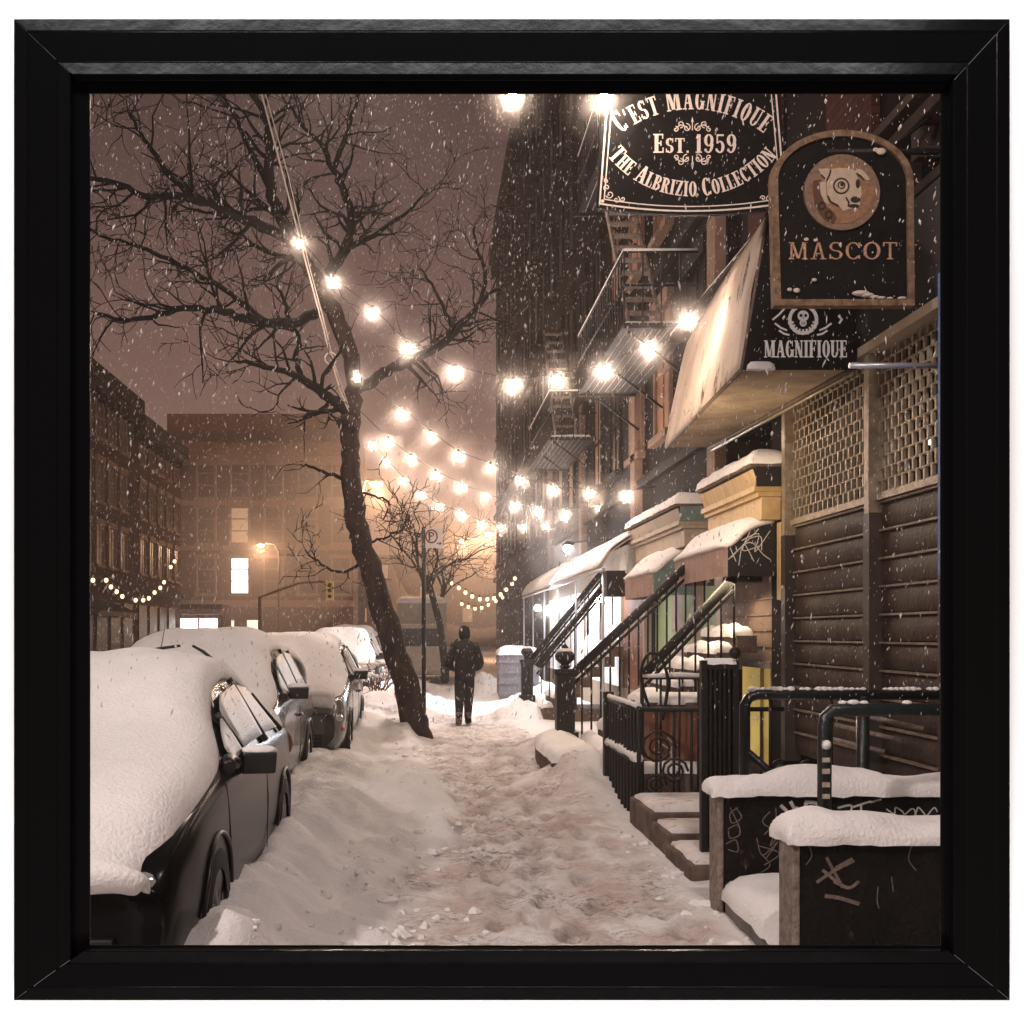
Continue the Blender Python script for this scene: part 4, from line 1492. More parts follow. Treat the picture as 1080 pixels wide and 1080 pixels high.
x0_, z0_ = q10(805.5, 377)
x1_, z1_ = q10(893, 359)
L.line('MAGNIFIQUE', x0_, z0_, .1185, z1_ - z0_, .012)
L.build('lettering', SIGNWW, mq)
L = Letters(LY)
cx, cz = q10(847, 337)
L.ring(cx, cz, .128, .130, .030)
L.disc(cx, cz + .03, .048, .046)
L.disc(cx, cz - .03, .030, .03)
for sx in (-1, 1):
    for k, (u0, v0, u1, v1) in enumerate(((.235, -.035, .14, -.09), (.255, .0, .15, .10), (.20, -.095, .12, -.13), (.17, .10, .05, .14))):
        if sx < 0 or k != 1:
            L.stroke([(cx + sx * u0, cz + v0), (cx + sx * (u0 + u1) / 2, cz + (v0 + v1) / 2 - .008), (cx + sx * u1, cz + v1)], .016)
for k in range(9):
    a = R(195 + 150 * k / 8)
    L.stroke([(cx + .088 * math.cos(a), cz + .088 * math.sin(a)), (cx + .125 * math.cos(a), cz + .125 * math.sin(a))], .018)
L.stroke([(cx + .30, cz + .03), (cx + .325, cz + .0), (cx + .305, cz - .03)], .018)
L.build('eye_emblem', SIGNWW, mq)
L = Letters(LY - .006)
L.disc(cx - .020, cz + .032, .012, .013); L.disc(cx + .020, cz + .032, .012, .013)
L.poly([(cx - .006, cz + .008), (cx + .006, cz + .008), (cx, cz + .022)])
for k in (-1, 0, 1):
    L.stroke([(cx + k * .012, cz - .02), (cx + k * .012, cz - .045)], .004)
L.build('skull_detail', SIGNB, mq)

# ------------------------------------------------------------------ hanging black sign
SD = 9.2
cs = thing('hanging_sign', at(727, 225, SD), 'big black hanging sign with cream arched lettering at the picture top', 'sign')


def p3(zx, zy):
    v = at(620 + zx / 4.909, 90 + zy / 4.909, SD)
    return v.x, v.z


out = []
bl, br = p3(42, 632), p3(1040, 628)
low = p3(541, 672)
tl, trr = p3(92, -70), p3(985, -70)
N = 20
bot = []
for k in range(N + 1):
    u = k / N
    zz = bl[1] + (br[1] - bl[1]) * u - (bl[1] - low[1]) * 4 * u * (1 - u)
    bot.append((bl[0] + (br[0] - bl[0]) * u, zz))
poly = bot + [trr] + [(trr[0] + (tl[0] - trr[0]) * k / N, trr[1] + .06 * math.sin(PI * k / N)) for k in range(1, N)] + [tl]
mb = MB()
mb.prism(poly, lambda a, b, c: (a, SD + c, b), .05)
mb.build('board', SIGNB, cs)
L = Letters(SD)
for ins, tt in ((.030, .014), (.066, .009)):
    lb, rb = (bl[0] + ins, bl[1] + ins), (br[0] - ins, br[1] + ins)
    L.stroke([lb, (tl[0] + ins, tl[1] - ins)], tt)
    L.stroke([rb, (trr[0] - ins, trr[1] - ins)], tt)
    L.stroke([(lb[0] + (rb[0] - lb[0]) * k / N, lb[1] + (rb[1] - lb[1]) * k / N - (bl[1] - low[1]) * 4 * (k / N) * (1 - k / N)) for k in range(N + 1)], tt)
L.stroke([(tl[0] + .04, tl[1] - .035), (trr[0] - .04, trr[1] - .035)], .012)
L.build('border_line', SIGNW, cs)
mz = SD / F / 4.909
L = Letters(SD)
cx, cz = p3(541, 300)
# arched top line
it = [(c, (96 if c in 'CM' else 84) * mz * .98, (118 if c in 'CM' else 98) * mz) for c in "C'EST MAGNIFIQUE"]
ax, az = p3(541, 735)
L.arc(it, ax, az, 610 * mz, PI / 2, True, .055)
it = [(c, (74 if first else 62) * mz * 1.18, (92 if first else 78) * mz) for wd in ('THE', 'ALBRIZIO', 'COLLECTION') for c, first in ([(ch, i == 0) for i, ch in enumerate(wd)] + ([(' ', False)] if wd != 'COLLECTION' else []))]
ax, az = p3(541, 10)
L.arc(it, ax, az, 566 * mz, -PI / 2, False, .05)
ex, ez = p3(338, 350)
x_ = ex
for c, w_, h_ in (('E', 100, 98), ('S', 86, 76), ('T', 86, 76), ('.', 70, 76), (' ', 70, 76), ('1', 96, 96), ('9', 96, 96), ('5', 96, 96), ('9', 96, 96)):
    L.glyph(c, x_, ez, w_ * mz * 1.02, h_ * mz)
    x_ += (glyph(c)[0] + .05) * w_ * mz * 1.02
L.build('lettering', SIGNW, cs)
L = Letters(SD)
for up in (1, -1):
    bz = cz + up * 68 * mz
    L.stroke([(cx, bz), (cx, bz + up * 62 * mz)], 5 * mz)
    L.poly([(cx - 7 * mz, bz + up * 42 * mz), (cx + 7 * mz, bz + up * 42 * mz), (cx, bz + up * 70 * mz)])
    for sx in (-1, 1):
        L.spiral(cx + sx * 30 * mz, bz + up * 12 * mz, 22 * mz, 5 * mz, 90, 1.1, sx * up)
        L.spiral(cx + sx * 62 * mz, bz + up * 30 * mz, 19 * mz, 5 * mz, -90 * up, 1.1, -sx * up)
        L.spiral(cx + sx * 86 * mz, bz + up * 4 * mz, 15 * mz, 5 * mz, 90 * up, 1.1, sx * up)
        L.stroke([(cx + sx * (20 + 70 * k / 8) * mz, bz + up * (4 + 22 * math.sin(PI * k / 8)) * mz) for k in range(9)], 5 * mz)
for sx, (hx, hz) in ((1, p3(88, 600)), (-1, p3(998, 596))):
    L.disc(hx - sx * 12 * mz, hz - 0 * mz, 9 * mz, 9 * mz)
    for (du, dv, rr, a0, sg) in ((25, 35, 22, 200, 1), (10, 70, 18, 250, -1), (8, 105, 14, 90, 1), (60, 8, 18, 60, -1), (92, 12, 14, 180, 1)):
        L.spiral(hx + sx * du * mz, hz + dv * mz, rr * mz, 5 * mz, a0, 1.1, sg * sx)
L.build('scroll_ornament', SIGNW, cs)
mb = MB()
for xx in (tl[0] + .2, trr[0] - .2):
    mb.tube([(xx, SD + .025, tl[1] - .02), (xx, SD + .025, tl[1] + .35)], .012, 6)
mb.tube([(tl[0] - .1, SD + .025, tl[1] + .36), (FX + .25, SD + .025, tl[1] + .36)], .025, 8)
mb.build('hanger', IRON, cs)

# ------------------------------------------------------------------ MASCOT sign
MD = 8.0
ms = thing('pub_sign', at(890, 322, MD), 'arched black wooden sign with tan rim, dog emblem and copper lettering', 'sign')


def p4(zx, zy):
    v = at(810 + zx / 5.4, 130 + zy / 5.4, MD)
    return v.x, v.z


m4 = MD / F / 5.4


def arch(ins):
    """outline of the board, inset by ins zoom-pixels"""
    l0, l1 = (36 + ins, 1040 - ins), (18 + ins, 320)
    r0, r1 = (832 - ins, 1040 - ins), (826 - ins, 320)
    cxx, cyy = 422, 330
    ra, rb = 404 - ins, 290 - ins
    pts = [r0] + [(cxx + ra * math.cos(R(a)), cyy - rb * math.sin(R(a))) for a in range(2, 179, 8)] + [l0]
    return [p4(*p_) for p_ in pts]


o_, i_ = arch(0), arch(36)
mb = MB()
mb.prism(arch(20), lambda a, b, c: (a, MD + .012 + c, b), .05)
mb.build('board', SIGNB, ms)
mb = MB()
n = len(o_)
for k in range(n):
    a, b, c, d = o_[k], o_[(k + 1) % n], i_[(k + 1) % n], i_[k]
    vs = [(q[0], MD - .012, q[1]) for q in (a, b, c, d)] + [(q[0], MD + .075, q[1]) for q in (a, b, c, d)]
    mb.add(vs, [(0, 1, 2, 3), (4, 7, 6, 5), (0, 4, 5, 1), (2, 6, 7, 3)])
mb.build('rim', BANDW, ms)
YM_ = MD + .012


def disc(name, zx, zy, r, m, y0, th):
    c = p4(zx, zy)
    mb = MB()
    mb.prism([(c[0] + r * m4 * math.cos(2 * PI * k / 48), c[1] + r * m4 * math.sin(2 * PI * k / 48)) for k in range(48)], lambda a, b, cc: (a, y0 + cc, b), th)
    return mb.build(name, m, ms)


disc('roundel', 420, 395, 216, TAND, MD - .008, .02)
disc('roundel_field', 424, 398, 176, TAN, MD - .011, .004)


def flat(name, pts, m, y, parent=ms, th=.003):
    mb = MB()
    mb.prism([p4(*p_) for p_ in pts], lambda a, b, c: (a, y + c, b), th)
    return mb.build(name, m, parent)


flat('dog_collar', [(255, 330), (300, 325), (298, 400), (320, 470), (372, 510), (388, 545), (372, 575), (330, 560), (290, 520), (262, 460), (250, 390)], mat('collar_brown', (.10, .05, .03), .7, .2), MD - .0125)
flat('dog_head', [(345, 268), (400, 258), (460, 262), (497, 275), (505, 310), (512, 345), (528, 380), (528, 415), (518, 440), (520, 470), (480, 488), (448, 496), (425, 506), (395, 470), (352, 450), (335, 415), (330, 350), (340, 300)], CREAM, MD - .015)
flat('dog_neck', [(290, 340), (325, 335), (330, 420), (345, 470), (318, 450), (296, 405)], CREAM, MD - .0142, th=.0015)
flat('dog_ear', [(282, 265), (335, 262), (362, 275), (345, 300), (326, 338), (300, 305)], CREAM, MD - .0165)
flat('dog_ear', [(495, 262), (530, 270), (560, 300), (576, 330), (552, 330), (525, 300), (500, 290)], CREAM, MD - .0165)
L = Letters(MD - .0158)
for zx, zy, r_, t_ in ((412, 362, 47, 9), (412, 358, 22, 7)):
    a, b = p4(zx, zy)
    L.ring(a, b, r_ * m4, r_ * m4, t_ * m4)
L.disc(*p4(416, 354), 10 * m4, 10 * m4)
L.disc(*p4(506, 350), 12 * m4, 26 * m4)
L.disc(*p4(492, 440), 28 * m4, 18 * m4)
L.disc(*p4(484, 476), 30 * m4, 11 * m4)
for pts in ([(352, 272), (345, 300), (330, 330)], [(500, 292), (520, 305), (540, 325)], [(336, 420), (352, 452), (395, 475)], [(440, 430), (455, 455), (452, 478)], [(300, 300), (318, 320)]):
    L.stroke([p4(*p_) for p_ in pts], 9 * m4)
for zx, zy in ((302, 475), (340, 525)):
    a, b = p4(zx, zy)
    L.ring(a, b, 22 * m4, 22 * m4, 7 * m4)
L.build('dog_marking', INK, ms)
L = Letters(YM_)
for c, zx, w_ in (('M', 118, 140), ('A', 245, 138), ('S', 346, 165), ('C', 440, 165), ('O', 540, 182), ('T', 655, 146)):
    a, b = p4(zx, 772)
    L.glyph(c, a, b, w_ * m4, 98 * m4, 0, True)
L.build('lettering', COPPER, ms)
mb = MB()
for zx, zy, r_ in ((525, 965, 26), (560, 975, 22), (600, 985, 16), (640, 990, 14), (690, 992, 10), (760, 992, 14)):
    a, b = p4(zx, zy)
    mb.ball((a, MD - .012, b - .008), r_ * m4, 10, 6, (2.0, .9, .62))
for zx, zy, r_ in ((640, 165, 20), (610, 155, 12), (160, 955, 14), (120, 950, 10), (260, 895, 10), (215, 665, 10), (268, 670, 9)):
    a, b = p4(zx, zy)
    mb.ball((a, MD - .014, b), r_ * m4, 8, 6, (1.5, .5, 1))
mb.build('stuck_snow', mat('dirty_snow', (.55, .46, .40), .9, .1), ms)
mb = MB()
a, b = p4(700, 90)
mb.tube([(a, MD + .03, b - .05), (FX + .3, MD + .5, 5.6)], .014, 6)
a, b = p4(200, 80)
a2, b2_ = p4(262, 150)
mb.tube([(p4(420, 45)[0], MD + .03, p4(420, 45)[1]), (p4(420, 45)[0], MD + .03, 5.0)], .016, 6)
mb.tube([(p4(420, 45)[0] - .1, MD + .03, 5.0), (FX + .25, MD + .03, 5.0)], .024, 8)
mb.build('hanger', IRON, ms)

# ------------------------------------------------------------------ shop cornices and awnings along the facade
def cornice(y0, y1, xf, zb, zt, face, endm, label):
    t = thing('shop_cornice', (xf + .2, (y0 + y1) / 2, zb), label, 'shop cornice', 'snow-topped shop cornices')
    m_ = MB()
    m_.box(xf + .10, FX + .1, y0, y1, zb, zb + .30 * (zt - zb) + .08)
    m_.build('sign_board', face, t, bevel=.006)
    m_ = MB()
    zz = zb + .30 * (zt - zb) + .083
    m_.box(xf + .06, FX + .1, y0 - .02, y1 + .02, zz, zz + .05).box(xf + .02, FX + .1, y0 - .03, y1 + .03, zz + .052, zz + .11)
    m_.add([(xf, y0 - .04, zt), (xf + .06, y0 - .04, zz + .112), (FX + .1, y0 - .04, zz + .112), (FX + .1, y0 - .04, zt), (xf, y1, zt), (xf + .06, y1, zz + .112), (FX + .1, y1, zz + .112), (FX + .1, y1, zt)],
           [(0, 1, 5, 4), (0, 3, 7, 4), (4, 5, 6, 7), (1, 2, 6, 5)])
    m_.build('moulding', face, t)
    m_ = MB().box(xf + .03, FX + .1, y0 - .062, y0 - .041, zz + .10, zt + .02)
    m_.build('end_cap', endm, t)
    m_ = MB().box(xf - .03, FX + .1, y0 - .065, y1 + .02, zt + .022, zt + .07)
    m_.build('top_board', STONE, t, bevel=.006)
    m_ = snow_pad(xf - .03, FX + .1, y0 - .06, y1, zt + .07, .15, .16, .02, seed=y0)
    m_.build('snow_cap', SNOW, t)


cornice(11.80, 14.0, 3.42, 2.78, 3.30, YELLOW, AWNG, 'yellow painted shop cornice lit warmly, capped with snow, beside the shutter')
cornice(15.0, 18.6, 3.36, 2.75, 3.25, PALEP, TEAL, 'pale shop cornice with teal end, snow on top, beyond the yellow one')


def bubble_awning(y0, y1, xo, zb, zm, zt, face, endm, label, graf=None):
    t = thing('shop_awning', (FX - .2, (y0 + y1) / 2, zb), label, 'awning', 'small box awnings over the basement doors')
    n = 10
    prof = [(xo, zb), (xo, zm)]
    k = 7
    for i in range(1, k + 1):
        a = R(90 * i / k)
        prof.append((xo + (FX - .0 - xo) * (1 - math.cos(a)) * .55 + (FX - xo) * .45 * (i / k), zm + (zt - zm) * math.sin(a)))
    m_ = MB()
    m_.add([(x_, yy, z_) for yy in (y0 + .008, y1) for x_, z_ in prof], [(i, i + 1, len(prof) + i + 1, len(prof) + i) for i in range(len(prof) - 1)])
    m_.add([(xo, y1, zb)] + [(x_, y1, z_) for x_, z_ in prof[1:]] + [(FX, y1, zb)], [tuple(range(len(prof) + 1))])
    m_.build('canopy', face, t)
    m_ = MB()
    m_.prism(prof + [(FX, zb)], lambda a, b, c: (a, y0 - .004 + c, b), .01)
    m_.build('end_panel', endm, t)
    m_ = MB()
    rows = []
    for j in range(15):
        v = j / 14
        yy = y0 - .03 + (y1 - y0 + .06) * v
        e = min(1, min(v, 1 - v) * 7)
        rows.append([Vector((x_ + (.02 - .06 * (i == 0)), yy + .02 * nz(i * .9, j * .7), z_ + (.02 + (.10 + .04 * nz(yy * 2, i * .5)) * math.sqrt(e) * (1 - (1 - min(1, (i + .35) / 3)) ** 2))))
                     for i, (x_, z_) in enumerate(prof[1:])])
    m_.grid(rows)
    o = m_.build('snow_cap', SNOW, t, sub=1)
    so = o.modifiers.new('Solid', 'SOLIDIFY'); so.thickness = .05; so.offset = -1
    if graf:
        L_ = Letters(y0 - .004)
        for pts, tt in graf:
            v_ = [Vector(p_).to_3d() for p_ in pts]
            L_.stroke([(u[0], u[1]) for u in (smooth_pts(v_, [1] * len(v_), 5)[0] if len(v_) > 2 else v_)], tt)
        L_.build('graffiti', CHALK, t)
    return t


def gp(px, py, d): v = at(px, py, d); return (v.x, v.z)


def gl(pts, d, t): return ([gp(a, b, d) for a, b in pts], t)


q = [gl(p_, 11.9, .010) for p_ in ([(771, 588), (800, 558)], [(775, 565), (792, 556), (783, 580), (800, 576)], [(782, 570), (800, 563), (796, 582), (812, 560)], [(768, 590), (790, 572), (805, 585), (812, 590)], [(779, 596), (784, 574), (795, 592)], [(790, 568), (802, 566), (803, 580)], [(770, 578), (776, 592)])]
bubble_awning(11.9, 14.4, 3.20, 2.20, 2.50, 2.78, MAROON, AWNG, 'snow-capped brown awning with graffiti scrawled on its black end', q)
bubble_awning(15.4, 17.6, 3.14, 2.12, 2.42, 2.72, MAROON, TEAL, 'smaller snow-capped brown awning behind the stoop railing')

# the long sloping awning over the bright shop
la = thing('long_awning', (FX - .3, 25, 2.8), 'long pale sloping awning covered with snow over the bright glazed shop', 'awning')
rows = []
for j in range(31):
    yy = 18.4 + (33.0 - 18.4) * j / 30
    sag = .05 * math.sin(j * 1.05) * (1 if j % 6 else 0)
    rows.append([(2.90 + (FX + .1 - 2.90) * i / 8, yy, 2.78 + .62 * (i / 8) ** .8 - .02 * abs(sag) - (.10 if i == 0 else 0)) for i in range(9)])
mb = MB()
mb.grid(rows)
o = mb.build('canvas', PALEP, la)
so = o.modifiers.new('Solid', 'SOLIDIFY'); so.thickness = .02
mb = MB()
mb.grid([[(x_ + (-.03 if i == 0 else 0), y_, z_ + .03 + .05 * (1 if 0 < i else 0) + .02 * nz(y_, x_ * 2)) for i, (x_, y_, z_) in enumerate(r_)] for r_ in rows])
o = mb.build('snow_cap', SNOW, la, sub=1)
so = o.modifiers.new('Solid', 'SOLIDIFY'); so.thickness = .03; so.offset = -1
mb = MB()
mb.tube([(2.92, 18.4, 2.62), (2.92, 33, 2.62)], .02, 6)
mb.build('front_bar', STEEL, la)
for yy in (18.5, 21.8, 24.6, 27.4, 30.2, 32.9):
    MB().tube([(2.95, yy, 0), (2.95, yy, 2.66)], .022, 6).build('post', STEEL, la)
# its shop front
sf = thing('glazed_shop', (FX, 26, 0), 'bright glazed shop front with white lights under the long awning', 'shop front')
for yy in (19.0, 21.2, 23.6, 26., 28.4, 30.8, 33.2):
    MB().box(FX + .0, FX + .12, yy - .07, yy + .07, .601, 2.549).build('mullion', PALEP, sf)
mb = MB()
mb.box(FX + .005, FX + .115, 19, 33.2, .0, .6).box(FX + .005, FX + .115, 19, 33.2, 2.55, 3.2)
mb.build('fascia', PALEP, sf)
MB().box(FX + .03, FX + .05, 19.07, 21.13, .6, 2.55).build('bay_board', BOXW, sf)  # plain board added over the first bay in place of bright glass
for a, c in ((21.27, 23.53), (23.67, 25.93), (26.07, 28.33), (28.47, 30.73), (30.87, 33.13)):
    mb = MB().box(FX + .03, FX + .05, a, c, .6, 2.55)
    mb.build('shop_window', SHOPW, sf)
for yy, x_, z_ in ((21., 3.25, 2.25), (23.6, 3.05, 2.2), (27., 2.98, 2.15), (31.5, 3.2, 2.3)):
    mb = MB().ball((x_, yy, z_), .09, 10, 7)
    mb.build('globe_lamp', SHOPT, sf)
mb = MB()
# painted boards between the near stoop and the glazing
for k, (a, c, m__) in enumerate(((14.3, 15.0, PINKP), (15.0, 15.7, GREENP), (15.7, 16.3, PALEP), (16.3, 17.0, GREENP), (17.0, 17.6, PINKP), (17.6, 18.9, GREENP))):
    MB().box(FX + .18, FX + .24 + .003 * k, a, c - .004, -.2, 2.7).build('painted_board', m__, sf)
mb = MB().box(3.0, 3.3, 18.45, 18.75, 2.2, 2.62)
mb.build('lamp_box', AWNG, sf)

fl = thing('flood_lamp', (2.95, 22, 3.1), 'glaring white flood lamp above the long awning of the bright shop', 'lamp')
MB().tube([(FX + .1, 22, 3.42), (3.3, 22, 3.40), (2.85, 22, 3.34)], .02, 6).build('arm', IRON, fl)
MB().ball((2.82, 22, 3.24), .08, 10, 7).build('bulb', SHOPT, fl)
MB().lathe((2.82, 22, 3.30), [(.13, 0), (.11, .05), (.04, .09)], 12).build('shade', IRON, fl)
# half-closed door shutter with yellow light under it
ds = thing('door_shutter', (FX, 13, 1.3), 'half-lowered brown slatted shutter above a yellow-lit doorway', 'shutter')
mb = MB()
z = 1.30
while z < 2.25:
    mb.box(FX + .05, FX + .09, 12.15, 14.2, z, z + .15).box(FX + .035, FX + .09, 12.15, 14.2, z + .152, z + .17)
    z += .172
mb.build('slat_curtain', WOODP, ds)
mb = MB().box(FX + .0, FX + .14, 12.10, 14.25, 1.22, 1.297)
mb.build('bottom_bar', RUSTE, ds)
mb = MB().box(FX + .3, FX + .33, 12.12, 14.2, -.2, 1.28)
o = mb.build('doorway', YLIT)
tag(o, 'yellow-lit doorway below the half-lowered brown shutter', 'doorway')
mb = MB()
for yy in (12.25, 12.55, 12.9, 13.3):
    mb.box(FX + .27, FX + .298, yy, yy + .06, -.2, 1.2)
o = mb.build('door_bars', YELLOW)
tag(o, 'yellow door frame bars standing in the lit doorway', 'door frame')
mb = MB().box(FX + .0, FX + .14, 11.73, 11.86, 1.95, 2.75)
o = mb.build('door_post', YELLOW)
tag(o, 'narrow yellow post at the corner between shutter and door awning', 'post')

# ------------------------------------------------------------------ stoops
def stoop(yn, yf, x0, z0, n, label):
    t = thing('stoop', (x0, (yn + yf) / 2, 0), label, 'stoop', 'stoops up to the raised shops')
    m_ = MB()
    run = (FX - .05 - x0) / n
    rise = .185
    for k in range(n):
        m_.box(x0 + k * run, x0 + (k + 1) * run + (.05 if k < n - 1 else 0), yn, yf, (z0 + (k - 1) * rise + .03 if k else -.2), z0 + k * rise + .03)
    m_.box(x0 + .4, FX, yn + .02, yf - .02, -.2, z0)
    m_.build('steps', STONE, t)
    for k in range(n):
        m_ = snow_pad(x0 + k * run - .03, x0 + (k + 1) * run - .02, yn + .05, yf - .05, z0 + k * rise + .031, .12, .12, .0, seed=k * 1.7 + yn, nx=10, ny=24, lump=.5)
        m_.build('snow_cap', SNOW, t)
    return t, run, rise


def rail_flight(t, y, x0, z0, x1, z1, spacing=.17, low=.9):
    m_ = MB()
    m_.tube([(x0, y, z0), (x1, y, z1)], .055, 8)
    m_.tube([(x0, y, z0 - .13), (x1, y, z1 - .13)], .022, 6)
    m_.tube([(x1, y, z1), (FX, y, z1)], .045, 8)
    n_ = int((x1 - x0) / spacing)
    for k in range(1, n_ + 1):
        x_ = x0 + (x1 - x0) * k / n_
        zt_ = z0 + (z1 - z0) * k / n_
        m_.tube([(x_, y, zt_ - .02), (x_, y, zt_ - low)], .013, 5)
    m_.build('railing', IRON, t)
    m_ = MB()
    a = Vector((x0 + .1, y, z0 + .13)); b = Vector((x1, y, z1 + .045))
    n_ = 16
    for k in range(n_):
        if rnd.random() < .55:
            u, v = k / n_, (k + .8) / n_
            m_.tube([a.lerp(b, u), a.lerp(b, (u + v) / 2) + Vector((0, 0, .012)), a.lerp(b, v)], [.012, .022, .012], 6)
    if m_.v:
        m_.build('rail_snow', SNOW, t)


def newel(t, x, y, z0, z1, ornate=True, m_iron=IRON):
    m_ = MB()
    h = z1 - z0
    m_.box(x - .15, x + .15, y - .15, y + .15, z0 - .25, z0 + .16).box(x - .11, x + .11, y - .11, y + .11, z0 + .162, z0 + h - .02)
    m_.box(x - .135, x + .135, y - .135, y + .135, z0 + h - .018, z0 + h + .05)
    for s in (-1, 1):
        m_.box(x + s * .05 - .03, x + s * .05 + .03, y - .125, y - .112, z0 + .25, z0 + h - .1)
    m_.lathe((x, y, z0 + h + .05), [(.05, 0), (.07, .03), (.045, .05), (.115, .11), (.125, .16), (.10, .20), (.05, .23), (.045, .26), (.015, .30)], 14)
    m_.build('newel_post', m_iron, t, bevel=.008)
    m_ = MB()
    m_.ball((x, y, z0 + h + .27), .07, 10, 6, (1.4, 1.2, .5))
    m_.build('post_snow', SNOW, t)


st1, run, rise = stoop(12.4, 14.0, 1.95, .25, 8, 'near stoop: brownstone steps deep in snow with heavy iron railings')
newel(st1, 1.74, 13.85, .25, 1.12)
rail_flight(st1, 13.9, 1.84, 1.10, 3.45, 2.62, .115)
rail_flight(st1, 12.4, 2.42, 1.15, 3.40, 2.20, .125, .8)
st2, run, rise = stoop(20.6, 22.2, 2.2, .22, 7, 'far stoop with thin railings in front of the bright shop')
newel(st2, 2.03, 22.0, .25, 1.05)
rail_flight(st2, 22.0, 2.08, 1.05, 3.45, 2.75, .2)
rail_flight(st2, 20.6, 2.08, 1.0, 3.45, 2.65, .2)

# brownstone plinth under the near newel, half buried
mb = MB().box(1.40, 1.90, 12.1, 14.1, -.2, .24)
o = mb.build('stone_plinth', STONE, bevel=.03)
tag(o, 'brownstone block at the foot of the newel, half buried in snow', 'stone block')
mb = snow_pad(1.40, 1.90, 12.12, 14.1, .24, .17, .22, .03, seed=4.4, lump=.6)
mb.build('snow_cap', SNOW, o)

# ------------------------------------------------------------------ low iron fence and areaway things
fe = thing('iron_fence', (1.85, 10.5, 0), 'low black iron fence with snow on its rails beside the path', 'fence')
mb = MB()
X_ = 1.86
pa, pb_ = 11.35, 9.75
mb.box(X_ - .05, X_ + .05, pa - .05, pa + .05, -.1, 1.02)
mb.build('post', IRON, fe, bevel=.01)
mb = MB()
mb.tube([(X_, pa, .95), (X_, pb_, .95)], .028, 6)
mb.tube([(X_, pa, .50), (X_, pb_, .48)], .025, 6)
mb.tube([(X_, pb_, .95), (3.1, pb_, .95)], .022, 6)
n = 10
for k in range(1, n + 1):
    yy = pa + (pb_ - pa) * k / n
    mb.tube([(X_, yy, .0), (X_, yy, .97)], .020, 5)
for k in range(1, 8):
    xx = X_ + 1.2 * k / 8
    mb.tube([(xx, pb_, .1), (xx, pb_, .95)], .014, 5)
mb.build('bar', IRON, fe)
for z_, r_ in ((.975, .035), (.525, .05)):
    mb = MB()
    k = 14
    mb.tube([(X_ + .005 * nz(i, z_), pa - .06 + (pb_ - pa + .08) * i / k, z_ + .008 * nz(i * 2.1, z_)) for i in range(k + 1)], [r_ * (.8 + .35 * nz(i * 1.3, z_ * 3)) for i in range(k + 1)], 8)
    mb.build('rail_snow', SNOW, fe)
mb = MB()
# scrolls
for cx, cz, r_, y_ in ((2.02, .62, .16, pb_ - .01), (2.16, .42, .12, pb_ - .01), (2.0, .30, .10, pb_ - .01)):
    mb.tube([(cx + r_ * (1 - .75 * k / 20) * math.cos(.63 * k), y_, cz + r_ * (1 - .75 * k / 20) * math.sin(.63 * k)) for k in range(21)], .012, 5)
mb.tube(smooth_pts([Vector(v) for v in ((2.1, 10.5, .9), (2.02, 10.5, 1.2), (2.08, 10.5, 1.40), (2.2, 10.5, 1.38), (2.27, 10.5, 1.15), (2.22, 10.5, .8))], [.016] * 6, 5)[0], .016, 6)
mb.build('scroll', IRON, fe)

ar = thing('area_railing', (2.4, 10.6, 0), 'snow-lined black handrail in front of the red-brown boards', 'railing')
mb = MB()
mb.tube([(2.05, 10.6, .0), (2.05, 10.6, 1.18), (2.75, 10.6, 1.18), (2.75, 10.6, .0)], .022, 6)
for k in range(1, 4):
    mb.tube([(2.05 + .175 * k, 10.6, .0), (2.05 + .175 * k, 10.6, 1.17)], .012, 5)
mb.build('rail', IRON, ar)
mb = MB().tube([(2.08, 10.6, 1.20), (2.4, 10.6, 1.215), (2.73, 10.6, 1.20)], [.02, .028, .02], 6)
mb.build('rail_snow', SNOW, ar)

bx = thing('storage_bin', (2.55, 11.4, 0), 'red-brown wooden bin with scrawled marks, snow on its lid', 'bin')
mb = MB().box(2.22, 2.98, 11.1, 11.9, .0, .86)
mb.build('bin_body', BOXW, bx, bevel=.012)
mb = MB().box(2.16, 3.04, 11.03, 11.95, .862, .93)
mb.build('lid', STONE, bx, bevel=.01)
snow_pad(2.16, 3.04, 11.04, 11.9, .93, .06, .07, .01, seed=2.2).build('snow_cap', SNOW, bx)
L = Letters(11.1)
for p_ in ([(694, 782), (706, 790), (712, 786), (704, 778)], [(700, 800), (714, 786)], [(690, 790), (698, 797)], [(708, 792), (712, 1000)]):
    L.stroke([gp(a, b, 11.1) for a, b in p_], .016)
L.build('graffiti', CHALK, bx)
mb = MB().box(2.05, 3.0, 10.68, 11.05, .0, .30)
o = mb.build('step_ledge', STONE, bevel=.01)
tag(o, 'low brownstone ledge with snow in front of the red-brown bin', 'ledge')
snow_pad(2.05, 3.0, 10.68, 11.03, .30, .07, .08, .01, seed=5.2).build('snow_cap', SNOW, o)

# stone slabs stepping along the property line
def slab(x0, x1, y0, y1, z0, z1, label, snow=.05, seed=1.):
    m_ = MB().box(x0, x1, y0, y1, z0, z1)
    o_ = m_.build('stone_slab', STONE, bevel=.02)
    tag(o_, label, 'stone slab', 'stone slabs edging the areaway')
    if snow:
        snow_pad(x0 + .03, x1 - .02, y0 + .03, y1 - .03, z1 + .001, snow, .1, 0., seed=seed).build('snow_cap', SNOWG if snow < .06 else SNOW, o_)


